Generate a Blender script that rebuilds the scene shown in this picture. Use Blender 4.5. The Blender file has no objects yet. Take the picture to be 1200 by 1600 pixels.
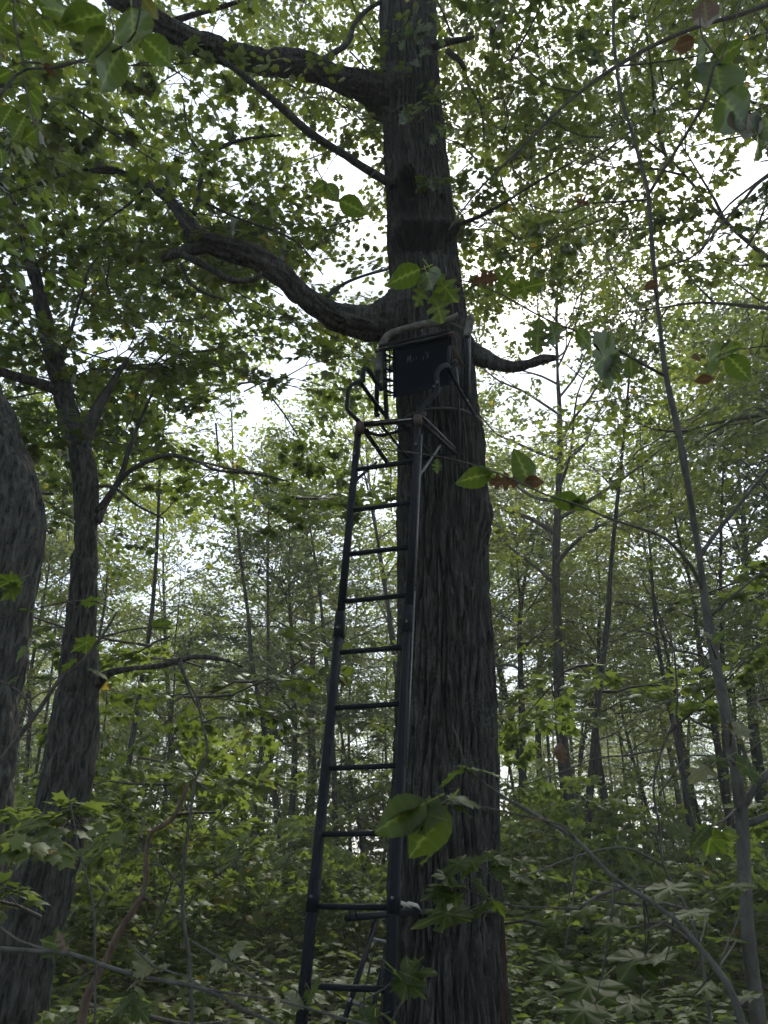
import bpy, math, random
import numpy as np
from mathutils import Vector

# ------------------------------------------------------------------ camera, sky, sun, exposure
C = bpy.context.scene.collection
sc = bpy.context.scene
TH = math.radians(23.8)
FPX = 1202.0
CAMZ = 1.6
cam_d = bpy.data.cameras.new('camera'); cam = bpy.data.objects.new('camera', cam_d); C.objects.link(cam)
cam.location = (0, 0, CAMZ); cam.rotation_euler = (math.radians(90) + TH, 0, 0)
cam_d.sensor_fit = 'VERTICAL'; cam_d.sensor_height = 34.6; cam_d.lens = 26.0
cam_d.clip_start = 0.05; cam_d.clip_end = 2000
cam_d.dof.use_dof = True; cam_d.dof.focus_distance = 6.0; cam_d.dof.aperture_fstop = 7.0
sc.camera = cam

SUN_EL, SUN_ROT = math.radians(46), math.radians(14)
world = bpy.data.worlds.new('World'); sc.world = world; world.use_nodes = True
nt = world.node_tree; nt.nodes.clear()
wo = nt.nodes.new('ShaderNodeOutputWorld'); bg = nt.nodes.new('ShaderNodeBackground')
sky = nt.nodes.new('ShaderNodeTexSky'); sky.sky_type = 'NISHITA'; sky.sun_disc = False
sky.sun_elevation = SUN_EL; sky.sun_rotation = SUN_ROT; sky.dust_density = 2.0; sky.air_density = 1.0; sky.ozone_density = 1.0
# thin even cloud: the Nishita sky drowned in a broken white overcast
tc = nt.nodes.new('ShaderNodeTexCoord'); mp = nt.nodes.new('ShaderNodeMapping'); mp.inputs['Scale'].default_value = (1, 1, 2.2)
nz = nt.nodes.new('ShaderNodeTexNoise'); nz.inputs['Scale'].default_value = 2.2; nz.inputs['Detail'].default_value = 5
rp = nt.nodes.new('ShaderNodeMapRange'); rp.inputs[1].default_value = .35; rp.inputs[2].default_value = .62; rp.inputs[3].default_value = .75; rp.inputs[4].default_value = .97
mx = nt.nodes.new('ShaderNodeMix'); mx.data_type = 'RGBA'; mx.inputs[7].default_value = (1.84, 2.08, 2.44, 1)
nt.links.new(tc.outputs['Generated'], mp.inputs[0]); nt.links.new(mp.outputs[0], nz.inputs[0]); nt.links.new(nz.outputs[0], rp.inputs[0])
nt.links.new(rp.outputs[0], mx.inputs[0]); nt.links.new(sky.outputs[0], mx.inputs[6]); nt.links.new(mx.outputs[2], bg.inputs[0])
bg.inputs[1].default_value = 0.10
nt.links.new(bg.outputs[0], wo.inputs[0])
sd = bpy.data.lights.new('sun', 'SUN'); sd.energy = 1.5; sd.angle = math.radians(22); sd.color = (1, .96, .86)
sun = bpy.data.objects.new('sun', sd); C.objects.link(sun)
# sun ahead of the camera, a little to its right: the leaves are seen against the light
sdir = Vector((math.sin(SUN_ROT) * math.cos(SUN_EL), math.cos(SUN_ROT) * math.cos(SUN_EL), math.sin(SUN_EL)))
sun.rotation_euler = sdir.to_track_quat('Z', 'Y').to_euler()
sc.view_settings.view_transform = 'Standard'; sc.view_settings.look = 'None'; sc.view_settings.gamma = 1
sc.view_settings.use_curve_mapping = False; sc.view_settings.exposure = 2.62
sc.cycles.max_bounces = 10; sc.cycles.diffuse_bounces = 8; sc.cycles.transmission_bounces = 6; sc.cycles.glossy_bounces = 2
sc.cycles.use_denoising = True; sc.render.use_persistent_data = False

# ------------------------------------------------------------------ helpers
RS = np.random.RandomState
def P(px, py, Y):
    """the world point at ground distance Y along the sight line of a spot in the photograph (1200 x 1600)"""
    u = (800 - py) / FPX; x = (px - 600) / FPX
    d = np.array([x, math.cos(TH) - u * math.sin(TH), math.sin(TH) + u * math.cos(TH)])
    return d * (Y / d[1]) + np.array([0, 0, CAMZ])
def depth(p):
    return p[1] * math.cos(TH) + (p[2] - CAMZ) * math.sin(TH)
def proj(p):
    p = np.asarray(p, float); d = p[..., 1] * math.cos(TH) + (p[..., 2] - CAMZ) * math.sin(TH)
    v = -p[..., 1] * math.sin(TH) + (p[..., 2] - CAMZ) * math.cos(TH)
    return 600 + FPX * p[..., 0] / d, 800 - FPX * v / d, d

def perlin(p, seed=0):
    p = np.asarray(p, float); i = np.floor(p).astype(np.int64); f = p - i; u = f * f * f * (f * (f * 6 - 15) + 10)
    def g(dx, dy, dz):
        h = ((i[..., 0] + dx) * 73856093) ^ ((i[..., 1] + dy) * 19349663) ^ ((i[..., 2] + dz) * 83492791) ^ (seed * 2654435)
        h = (h * 1103515245 + 12345) & 0x7fffffff; h = (h ^ (h >> 13)) * 60493 & 0x7fffffff
        a = (h & 1023) / 1023 * 2 * np.pi; z = ((h >> 10) & 1023) / 511.5 - 1; r = np.sqrt(np.maximum(0, 1 - z * z))
        return r * np.cos(a) * (f[..., 0] - dx) + r * np.sin(a) * (f[..., 1] - dy) + z * (f[..., 2] - dz)
    l = lambda a, b, t: a + (b - a) * t
    return l(l(l(g(0,0,0), g(1,0,0), u[...,0]), l(g(0,1,0), g(1,1,0), u[...,0]), u[...,1]),
             l(l(g(0,0,1), g(1,0,1), u[...,0]), l(g(0,1,1), g(1,1,1), u[...,0]), u[...,1]), u[...,2])

def mesh_of(name, V, F, mats, attrs=None, smooth=False, mi=None):
    """V (n,3); F list of int arrays (m,3) or (m,4)"""
    me = bpy.data.meshes.new(name)
    if not isinstance(F, (list, tuple)): F = [F]
    F = [np.asarray(f, np.int32) for f in F if len(f)]
    V = np.asarray(V, np.float32)
    me.vertices.add(len(V)); me.vertices.foreach_set('co', V.ravel())
    idx = np.concatenate([f.ravel() for f in F]); cnt = np.concatenate([np.full(len(f), f.shape[1], np.int32) for f in F])
    st = np.concatenate([[0], np.cumsum(cnt)[:-1]]).astype(np.int32)
    me.loops.add(len(idx)); me.loops.foreach_set('vertex_index', idx.astype(np.int32))
    me.polygons.add(len(cnt)); me.polygons.foreach_set('loop_start', st); me.polygons.foreach_set('loop_total', cnt)
    if smooth: me.polygons.foreach_set('use_smooth', np.ones(len(cnt), bool))
    if mi is not None: me.polygons.foreach_set('material_index', np.asarray(mi, np.int32))
    for k, a in (attrs or {}).items():
        at = me.attributes.new(k, 'FLOAT', 'POINT'); at.data.foreach_set('value', np.asarray(a, np.float32))
    for m in (mats if isinstance(mats, (list, tuple)) else [mats]): me.materials.append(m)
    me.update(calc_edges=True)
    return me
def link(name, me, parent=None, **props):
    o = bpy.data.objects.new(name, me); C.objects.link(o)
    if parent is not None: o.parent = parent
    for k, v in props.items(): o[k] = v
    return o
def thing(name, label, cat, loc=(0, 0, 0), rz=0, group=None):
    o = bpy.data.objects.new(name, None); o.empty_display_size = .2; C.objects.link(o)
    o.location = loc; o.rotation_euler = (0, 0, rz); o['label'] = label; o['category'] = cat
    if group: o['group'] = group
    return o
def copy_tree(o, parent=None):
    c = o.copy(); C.objects.link(c); c.parent = parent
    for ch in o.children: copy_tree(ch, c)
    return c

class MB:
    """gathers pieces of one mesh"""
    def __init__(s): s.V = []; s.T = []; s.Q = []; s.n = 0; s.A = {}
    def add(s, V, T=None, Q=None, **at):
        V = np.asarray(V, float).reshape(-1, 3)
        s.V.append(V)
        if T is not None and len(T): s.T.append(np.asarray(T) + s.n)
        if Q is not None and len(Q): s.Q.append(np.asarray(Q) + s.n)
        for k, a in at.items(): s.A.setdefault(k, []).append(np.broadcast_to(np.asarray(a, float), (len(V),)))
        s.n += len(V)
    def mesh(s, name, mat, smooth=False, off=None):
        V = np.concatenate(s.V)
        if off is not None: V = V - np.asarray(off)
        F = []
        if s.T: F.append(np.concatenate(s.T))
        if s.Q: F.append(np.concatenate(s.Q))
        return mesh_of(name, V, F, mat, {k: np.concatenate(a) for k, a in s.A.items()}, smooth)

def crom(pts, rad, step):
    """Catmull-Rom resampling of a polyline with radii"""
    pts = np.asarray(pts, float); rad = np.asarray(rad, float)
    if len(pts) < 2: return pts, rad
    p = np.vstack([2 * pts[0] - pts[1], pts, 2 * pts[-1] - pts[-2]]); O = []; R = []
    for i in range(1, len(p) - 2):
        L = np.linalg.norm(p[i + 1] - p[i]); n = max(1, int(math.ceil(L / step)))
        t = np.arange(n)[:, None] / n
        O.append(.5 * (2 * p[i] + (p[i+1] - p[i-1]) * t + (2*p[i-1] - 5*p[i] + 4*p[i+1] - p[i+2]) * t**2 + (-p[i-1] + 3*p[i] - 3*p[i+1] + p[i+2]) * t**3))
        R.append(rad[i-1] + (rad[i] - rad[i-1]) * t[:, 0])
    O.append(pts[-1:]); R.append(rad[-1:])
    return np.concatenate(O), np.concatenate(R)
def frames(c):
    t = np.gradient(c, axis=0); t /= np.linalg.norm(t, axis=1)[:, None] + 1e-12
    up = np.array([0, 1., 0]) if abs(t[0][2]) > .8 else np.array([0, 0, 1.])
    a = np.zeros_like(c); v = np.cross(t[0], up); v /= np.linalg.norm(v)
    for i in range(len(c)):
        v = v - t[i] * np.dot(v, t[i]); v /= np.linalg.norm(v) + 1e-12; a[i] = v
    return t, a, np.cross(t, a)
def tube(c, r, n=8, disp=None, cap=True):
    c = np.asarray(c, float); r = np.broadcast_to(np.asarray(r, float), (len(c),)); t, a, b = frames(c)
    th = np.arange(n) / n * 2 * np.pi
    d = a[:, None] * np.cos(th)[None, :, None] + b[:, None] * np.sin(th)[None, :, None]
    V = c[:, None] + d * r[:, None, None]
    if disp is not None:
        V = V + d * disp(V, c, r, th)[..., None]
    m = len(c); i = np.arange(m - 1)[:, None] * n; j = np.arange(n)[None]; k = (j + 1) % n
    Q = np.stack([i + j, i + k, i + n + k, i + n + j], -1).reshape(-1, 4)
    V = V.reshape(-1, 3); T = []
    if cap:
        V = np.vstack([V, c[0], c[-1]]); a0 = m * n; e = (m - 1) * n; jj = np.arange(n); kk = (jj + 1) % n
        T = np.vstack([np.stack([np.full(n, a0), kk, jj], -1), np.stack([np.full(n, a0 + 1), e + jj, e + kk], -1)])
    return V, np.asarray(T, int).reshape(-1, 3), Q
def limb_pts(L, Y, wj=None):
    """[(px, py, width px), ...] with ground distances Y (number, pair or list) -> centres, radii"""
    n = len(L)
    if np.isscalar(Y): Y = [Y] * n
    elif len(Y) == 2 and n != 2: Y = np.linspace(Y[0], Y[1], n)
    c = np.array([P(x, y, yy) for (x, y, w), yy in zip(L, Y)])
    r = np.array([w / 2 * depth(p) / FPX for (x, y, w), p in zip(L, c)])
    return c, r
def bark_disp(amp, fx, fz, seed):
    def f(V, c, r, th):
        s = np.concatenate([[0], np.cumsum(np.linalg.norm(np.diff(c, axis=0), axis=1))])
        q = np.stack([np.cos(th)[None] * r[:, None] * fx, np.sin(th)[None] * r[:, None] * fx, np.broadcast_to(s[:, None] * fz, (len(c), len(th)))], -1)
        w = perlin(q * .45 + 7, seed + 5)
        n = np.abs(perlin(q + w[..., None] * .9, seed)); n2 = perlin(q * 2.3, seed + 1)
        big = perlin(np.stack([q[..., 0] * .25, q[..., 1] * .25, q[..., 2] * .5], -1), seed + 2)
        n3 = perlin(q * [4.5, 4.5, 7], seed + 4)
        return amp * (1.3 * np.clip(n * 4.5, 0, 1) - 1.3 + .45 * n2 + .35 * n3) + amp * 1.6 * big
    return f

# ------------------------------------------------------------------ materials
def newmat(name):
    m = bpy.data.materials.new(name); m.use_nodes = True; t = m.node_tree; t.nodes.clear()
    out = t.nodes.new('ShaderNodeOutputMaterial'); return m, t, out
def N(t, kind, **kw):
    n = t.nodes.new(kind)
    for k, v in kw.items():
        if isinstance(k, str) and k.startswith('i_'): n.inputs[int(k[2:])].default_value = v
        else: setattr(n, k, v)
    return n
def ramp(t, stops):
    r = t.nodes.new('ShaderNodeValToRGB'); e = r.color_ramp.elements
    while len(e) < len(stops): e.new(.5)
    for el, (p, c) in zip(e, stops): el.position = p; el.color = (*c, 1)
    return r
def leaf_mat(name, stops, trans=(1.95, 2.05, 1.05), gloss=.08, rough=.42, veins=False, tf=.5):
    m, t, out = newmat(name); L = t.links.new
    at = N(t, 'ShaderNodeAttribute', attribute_name='tint'); oi = N(t, 'ShaderNodeObjectInfo')
    ad = N(t, 'ShaderNodeMath', operation='MULTIPLY_ADD'); ad.inputs[1].default_value = .22; ad.inputs[2].default_value = -.11
    L(oi.outputs['Random'], ad.inputs[0]); s = N(t, 'ShaderNodeMath', operation='ADD'); L(ad.outputs[0], s.inputs[0]); L(at.outputs['Fac'], s.inputs[1])
    r = ramp(t, stops); L(s.outputs[0], r.inputs[0]); col = r.outputs[0]
    g = N(t, 'ShaderNodeNewGeometry')
    nz = N(t, 'ShaderNodeTexNoise'); nz.inputs['Scale'].default_value = 9; nz.inputs['Detail'].default_value = 3; L(g.outputs['Position'], nz.inputs[0])
    mr = N(t, 'ShaderNodeMapRange'); mr.inputs[3].default_value = .72; mr.inputs[4].default_value = 1.25; L(nz.outputs[0], mr.inputs[0])
    mm = N(t, 'ShaderNodeMix', data_type='RGBA', blend_type='MULTIPLY'); mm.inputs[0].default_value = 1
    L(col, mm.inputs[6]); L(mr.outputs[0], mm.inputs[7]); col = mm.outputs[2]
    if veins:
        va = N(t, 'ShaderNodeAttribute', attribute_name='vein'); pw = N(t, 'ShaderNodeMath', operation='POWER'); pw.inputs[1].default_value = 9
        L(va.outputs['Fac'], pw.inputs[0]); vm = N(t, 'ShaderNodeMix', data_type='RGBA'); vm.inputs[7].default_value = (.16, .20, .07, 1)
        sc_ = N(t, 'ShaderNodeMath', operation='MULTIPLY'); sc_.inputs[1].default_value = .55; L(pw.outputs[0], sc_.inputs[0])
        L(sc_.outputs[0], vm.inputs[0]); L(col, vm.inputs[6]); col = vm.outputs[2]
    tm = N(t, 'ShaderNodeMix', data_type='RGBA', blend_type='MULTIPLY'); tm.inputs[0].default_value = 1; tm.clamp_result = False
    tm.inputs[7].default_value = (*trans, 1); L(col, tm.inputs[6])
    d = N(t, 'ShaderNodeBsdfDiffuse'); tr = N(t, 'ShaderNodeBsdfTranslucent'); gl = N(t, 'ShaderNodeBsdfGlossy'); gl.inputs['Roughness'].default_value = rough
    gl.inputs['Color'].default_value = (.95, 1, .95, 1)
    L(col, d.inputs[0]); L(tm.outputs[2], tr.inputs[0])
    m1 = N(t, 'ShaderNodeMixShader'); m1.inputs[0].default_value = tf; L(d.outputs[0], m1.inputs[1]); L(tr.outputs[0], m1.inputs[2])
    fr = N(t, 'ShaderNodeLayerWeight'); fr.inputs[0].default_value = .25; fm = N(t, 'ShaderNodeMath', operation='MULTIPLY_ADD'); fm.inputs[1].default_value = gloss * 1.5; fm.inputs[2].default_value = gloss * .35
    L(fr.outputs['Fresnel'], fm.inputs[0])
    m2 = N(t, 'ShaderNodeMixShader'); L(fm.outputs[0], m2.inputs[0]); L(m1.outputs[0], m2.inputs[1]); L(gl.outputs[0], m2.inputs[2])
    L(m2.outputs[0], out.inputs[0]); return m
def bark_mat(name, c0, c1, lichen=(.12, .13, .11), sx=14, sz=1.6, bump=.6, lich=.35, bd=.02):
    m, t, out = newmat(name); L = t.links.new
    tc = N(t, 'ShaderNodeTexCoord'); mp = N(t, 'ShaderNodeMapping'); mp.inputs['Scale'].default_value = (sx, sx, sz); L(tc.outputs['Object'], mp.inputs[0])
    n1 = N(t, 'ShaderNodeTexNoise'); n1.inputs['Scale'].default_value = 1; n1.inputs['Detail'].default_value = 8; n1.inputs['Roughness'].default_value = .65; n1.inputs['Distortion'].default_value = .6; L(mp.outputs[0], n1.inputs[0])
    n2 = N(t, 'ShaderNodeTexNoise'); n2.inputs['Scale'].default_value = 2.3; n2.inputs['Detail'].default_value = 7; n2.inputs['Roughness'].default_value = .7; L(tc.outputs['Object'], n2.inputs[0])
    n3 = N(t, 'ShaderNodeTexNoise'); n3.inputs['Scale'].default_value = 60; n3.inputs['Detail'].default_value = 4; L(tc.outputs['Object'], n3.inputs[0])
    r = ramp(t, [(.38, c0), (.64, c1)]); L(n1.outputs[0], r.inputs[0])
    lr = N(t, 'ShaderNodeMapRange'); lr.inputs[1].default_value = .5; lr.inputs[2].default_value = .72; lr.inputs[4].default_value = lich; L(n2.outputs[0], lr.inputs[0])
    sp = N(t, 'ShaderNodeMapRange'); sp.inputs[1].default_value = .45; sp.inputs[2].default_value = .62; L(n3.outputs[0], sp.inputs[0])
    mu = N(t, 'ShaderNodeMath', operation='MULTIPLY'); L(lr.outputs[0], mu.inputs[0]); L(sp.outputs[0], mu.inputs[1])
    mx = N(t, 'ShaderNodeMix', data_type='RGBA'); mx.inputs[7].default_value = (*lichen, 1); L(mu.outputs[0], mx.inputs[0]); L(r.outputs[0], mx.inputs[6])
    bcol = mx.outputs[2]
    if name == 'oak_bark':   # darker colour round the knots, a strip of rotten bark at the butt
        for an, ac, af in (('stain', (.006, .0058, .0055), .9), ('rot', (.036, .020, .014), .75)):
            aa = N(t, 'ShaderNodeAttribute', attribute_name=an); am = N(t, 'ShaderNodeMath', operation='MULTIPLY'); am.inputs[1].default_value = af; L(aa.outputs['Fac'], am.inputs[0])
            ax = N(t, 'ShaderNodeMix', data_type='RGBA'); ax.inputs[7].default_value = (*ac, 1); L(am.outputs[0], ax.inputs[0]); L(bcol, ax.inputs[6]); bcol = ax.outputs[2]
    bs = N(t, 'ShaderNodeBsdfPrincipled'); bs.inputs['Roughness'].default_value = .9; bs.inputs['Specular IOR Level'].default_value = .15; L(bcol, bs.inputs['Base Color'])
    bu = N(t, 'ShaderNodeBump'); bu.inputs['Strength'].default_value = bump; bu.inputs['Distance'].default_value = bd
    ba = N(t, 'ShaderNodeMath', operation='MULTIPLY_ADD'); ba.inputs[1].default_value = .35; L(n3.outputs[0], ba.inputs[0]); L(n1.outputs[0], ba.inputs[2])
    L(ba.outputs[0], bu.inputs['Height']); L(bu.outputs[0], bs.inputs['Normal']); L(bs.outputs[0], out.inputs[0]); return m
def solid_mat(name, col, rough=.5, metal=0, spec=.5, noise=.25, ns=30, bump=0.0, wear=None):
    m, t, out = newmat(name); L = t.links.new
    tc = N(t, 'ShaderNodeTexCoord'); nz = N(t, 'ShaderNodeTexNoise'); nz.inputs['Scale'].default_value = ns; nz.inputs['Detail'].default_value = 5; L(tc.outputs['Object'], nz.inputs[0])
    r = ramp(t, [(.3, tuple(c * (1 - noise) for c in col)), (.7, tuple(c * (1 + noise) for c in col))]); L(nz.outputs[0], r.inputs[0]); col_o = r.outputs[0]
    if wear:
        n2 = N(t, 'ShaderNodeTexNoise'); n2.inputs['Scale'].default_value = 7; n2.inputs['Detail'].default_value = 8; n2.inputs['Roughness'].default_value = .75; L(tc.outputs['Object'], n2.inputs[0])
        w = N(t, 'ShaderNodeMapRange'); w.inputs[1].default_value = .62; w.inputs[2].default_value = .7; w.inputs[4].default_value = .8; L(n2.outputs[0], w.inputs[0])
        mx = N(t, 'ShaderNodeMix', data_type='RGBA'); mx.inputs[7].default_value = (*wear, 1); L(w.outputs[0], mx.inputs[0]); L(col_o, mx.inputs[6]); col_o = mx.outputs[2]
    b = N(t, 'ShaderNodeBsdfPrincipled'); b.inputs['Roughness'].default_value = rough; b.inputs['Metallic'].default_value = metal; b.inputs['Specular IOR Level'].default_value = spec
    L(col_o, b.inputs['Base Color'])
    if bump:
        bu = N(t, 'ShaderNodeBump'); bu.inputs['Strength'].default_value = bump; bu.inputs['Distance'].default_value = .005; L(nz.outputs[0], bu.inputs['Height']); L(bu.outputs[0], b.inputs['Normal'])
    L(b.outputs[0], out.inputs[0]); return m

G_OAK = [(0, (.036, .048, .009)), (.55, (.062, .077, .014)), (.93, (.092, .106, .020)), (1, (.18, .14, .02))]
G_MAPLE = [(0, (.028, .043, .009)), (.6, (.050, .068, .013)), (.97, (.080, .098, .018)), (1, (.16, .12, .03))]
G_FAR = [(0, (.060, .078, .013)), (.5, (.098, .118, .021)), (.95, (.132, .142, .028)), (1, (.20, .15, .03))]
G_LOW = [(0, (.056, .076, .022)), (.5, (.088, .112, .032)), (.96, (.125, .142, .040)), (1, (.20, .14, .04))]
M_oak = leaf_mat('oak_leaf', G_OAK)
M_maple = leaf_mat('maple_leaf', G_MAPLE)
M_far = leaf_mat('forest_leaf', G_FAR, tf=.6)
M_low = leaf_mat('undergrowth_leaf', G_LOW, gloss=.05, tf=.6)
M_big = leaf_mat('near_leaf', [(0, (.022, .036, .009)), (.8, (.042, .062, .012)), (1, (.08, .09, .018))], gloss=.03, veins=True, tf=.62)
M_yel = leaf_mat('yellowed_leaf', [(0, (.05, .06, .015)), (.6, (.085, .08, .018)), (1, (.10, .06, .02))], trans=(1.3, 1.3, .6), gloss=.12, veins=True)
M_brown = leaf_mat('dead_leaf', [(0, (.05, .03, .02)), (1, (.12, .065, .035))], trans=(1, .8, .6), gloss=.08, veins=True, tf=.3)
M_litter = leaf_mat('litter_leaf', [(0, (.07, .04, .025)), (.6, (.13, .08, .05)), (1, (.20, .13, .09))], trans=(1, .8, .6), gloss=.12, tf=.15)
B_oak = bark_mat('oak_bark', (.0085, .0083, .008), (.062, .0595, .054), sx=36, sz=5, bump=1.0, lich=.75, bd=.02)
B_mid = bark_mat('maple_bark', (.010, .010, .009), (.075, .073, .065), sx=34, sz=6, bump=1.0, lich=.5, bd=.010)
B_far = bark_mat('forest_bark', (.012, .0115, .0105), (.042, .040, .036), sx=20, sz=3, bump=.5, lich=.4, bd=.01)
B_twig = bark_mat('twig_bark', (.035, .032, .028), (.08, .075, .066), sx=60, sz=20, bump=.3, lich=.2, bd=.003)
B_sap = bark_mat('sapling_bark', (.036, .036, .031), (.080, .078, .068), lichen=(.12, .13, .11), sx=30, sz=12, bump=.25, lich=.5, bd=.003)
B_dead = bark_mat('dead_wood', (.040, .028, .020), (.10, .072, .052), sx=30, sz=10, bump=.6, lich=.4, bd=.006)

# ------------------------------------------------------------------ leaves
def T_star(k):
    """lobed leaf outlines (x, y along the midrib, z), unit length, petiole at the origin"""
    if k == 'maple':
        o = [(0, 0), (.30, .02), (.50, .10), (.36, .28), (.56, .52), (.30, .58), (.20, .62), (0, 1.0)]
    elif k == 'oak':
        o = [(0, 0), (.10, .18), (.26, .26), (.14, .40), (.36, .56), (.18, .66), (.24, .84), (0, 1.0)]
    if k == 'oak': o = [(x * 1.35, y) for x, y in o]
    o = o + [(-x, y) for x, y in o[1:-1][::-1]]
    V = np.array([(0, .38, .03)] + [(x, y, -.12 * abs(x) - .10 * y * y) for x, y in o]); n = len(o)
    T = np.array([(0, 1 + i, 1 + (i + 1) % n) for i in range(n)]); return V, T
def T_simple():
    V = np.array([(0, 0, 0), (.24, .30, -.03), (.20, .68, -.06), (0, 1, -.12), (-.20, .68, -.06), (-.24, .30, -.03)])
    return V, np.array([(0, 1, 2), (0, 2, 3), (0, 3, 4), (0, 4, 5)])
def T_tri5():
    # coarse five-pointed leaf for the far woods
    V = np.array([(0, 0, 0), (.46, .12, -.06), (.22, .45, .02), (.40, .62, -.08), (0, 1, -.12), (-.40, .62, -.08), (-.22, .45, .02), (-.46, .12, -.06)])
    return V, np.array([(0, 1, 2), (2, 3, 4), (4, 5, 6), (6, 7, 0), (0, 2, 4), (0, 4, 6)])
TPL = {'maple': T_star('maple'), 'oak': T_star('oak'), 'simple': T_simple(), 'far': T_tri5()}

def norm(v): return v / (np.linalg.norm(v, axis=-1, keepdims=True) + 1e-12)
def leaves(mb, tpl, pos, fwd, nrm, size, rng, tint=None):
    V, T = TPL[tpl] if isinstance(tpl, str) else tpl
    fwd = norm(fwd); side = norm(np.cross(fwd, nrm)); up = np.cross(side, fwd)
    W = pos[:, None] + size[:, None, None] * (V[None, :, :1] * side[:, None] + V[None, :, 1:2] * fwd[:, None] + V[None, :, 2:] * up[:, None])
    n, m = len(pos), len(V)
    TT = (T[None] + (np.arange(n) * m)[:, None, None]).reshape(-1, 3)
    if tint is None: tint = np.clip(rng.beta(2, 2, n), 0, .97)
    mb.add(W.reshape(-1, 3), TT, tint=np.repeat(tint, m))

def make_spray(seed, nside=5, droop=.12, flat=.35):
    """one leafy branchlet along +X, about 1 long: leaf frames and twig segments"""
    rng = RS(seed); pts = [np.zeros(3)]; a = 0; z = .05
    for i in range(6):
        a += rng.uniform(-.25, .25); z -= droop * .35 * rng.uniform(.3, 1.6)
        pts.append(pts[-1] + np.array([math.cos(a), math.sin(a), z]) / 6)
    pts = np.array(pts); seg = [(pts, .012, .004)]; LP = []; LF = []; LN = []
    def leaf(p, d):
        d = norm(d + rng.normal(0, .25, 3)); LP.append(p + d * .05); f = norm(d + np.array([0, 0, -.25 + rng.normal(0, .25)]))
        LF.append(f); LN.append(norm(np.array([rng.normal(0, flat), rng.normal(0, flat), 1])))
    for k in range(nside + 2):
        t = .18 + .78 * k / (nside + 1); i = int(t * 6); p = pts[i] + (pts[min(i + 1, 6)] - pts[i]) * (t * 6 - i)
        s = 1 if k % 2 else -1; ang = s * rng.uniform(.6, 1.15); L = rng.uniform(.22, .42) * (1.15 - .6 * t)
        d0 = np.array([math.cos(ang), math.sin(ang), rng.normal(-.05, .18)]); q = [p]
        for j in range(2): d0 = norm(d0 + rng.normal(0, .15, 3)); q.append(q[-1] + d0 * L / 2)
        q = np.array(q); seg.append((q, .005, .002))
        leaf(q[1], d0 + .8 * np.cross(d0, [0, 0, 1])); leaf(q[1], d0 - .8 * np.cross(d0, [0, 0, 1])); leaf(q[2], d0)
        if rng.rand() < .8: leaf(q[2], d0 + 1.2 * np.cross(d0, [0, 0, 1])); leaf(q[2], d0 - 1.2 * np.cross(d0, [0, 0, 1]))
    d0 = pts[-1] - pts[-2]
    leaf(pts[-1], norm(d0)); leaf(pts[-1], norm(d0) + [0, .9, 0]); leaf(pts[-1], norm(d0) - [0, .9, 0])
    return np.array(LP), np.array(LF), np.array(LN), seg
SPR = [make_spray(s) for s in range(10)]
SPR_HANG = [make_spray(s, droop=.6, flat=.7) for s in range(20, 28)]

def place_sprays(lm, tm, pos, dirs, scale, lsize, tpl, rng, lib=SPR, sides=3, twigs=True, tintf=None, keep=1.0):
    """put one branchlet at every pos, pointing along dirs"""
    for i in range(len(pos)):
        LP, LF, LN, seg = lib[rng.randint(len(lib))]
        f = norm(dirs[i]); s = np.cross([0, 0, 1], f)
        if np.linalg.norm(s) < .2: s = np.array([0, 1., 0])
        s = norm(s) * (1 if rng.rand() < .5 else -1); u = np.cross(f, s)
        if u[2] < 0: u = -u
        M = np.stack([f, s, u]); S = scale[i] if hasattr(scale, '__len__') else scale
        m = rng.rand(len(LP)) < keep; n = int(m.sum())
        if n:
            base = rng.beta(2.2, 2.2) if tintf is None else tintf(pos[i])
            tint = np.clip(base * .6 + rng.beta(2, 2, n) * .4, 0, .96); tint[rng.rand(n) < .004] = 1.1
            leaves(lm, tpl, pos[i] + LP[m] @ M * S, LF[m] @ M, LN[m] @ M + rng.normal(0, .1, (n, 3)), lsize * rng.uniform(.65, 1.2, n), rng, tint)
        if twigs:
            for q, r0, r1 in (seg if twigs == 2 else seg[:1]):
                q = pos[i] + q[::(1 if twigs == 2 else 2)] @ M * S
                V, T, Q = tube(q, np.linspace(r0, r1, len(q)) * min(S, 1.0) * .8, sides, cap=False); tm.add(V, None, Q)

def grow_limb(rng, p0, d0, L, n, wob=.18, lift=0.0):
    pts = [np.array(p0, float)]; d = norm(np.array(d0, float))
    for i in range(n):
        d = norm(d + rng.normal(0, wob, 3) + [0, 0, lift]); pts.append(pts[-1] + d * L / n)
    return np.array(pts)

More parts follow.
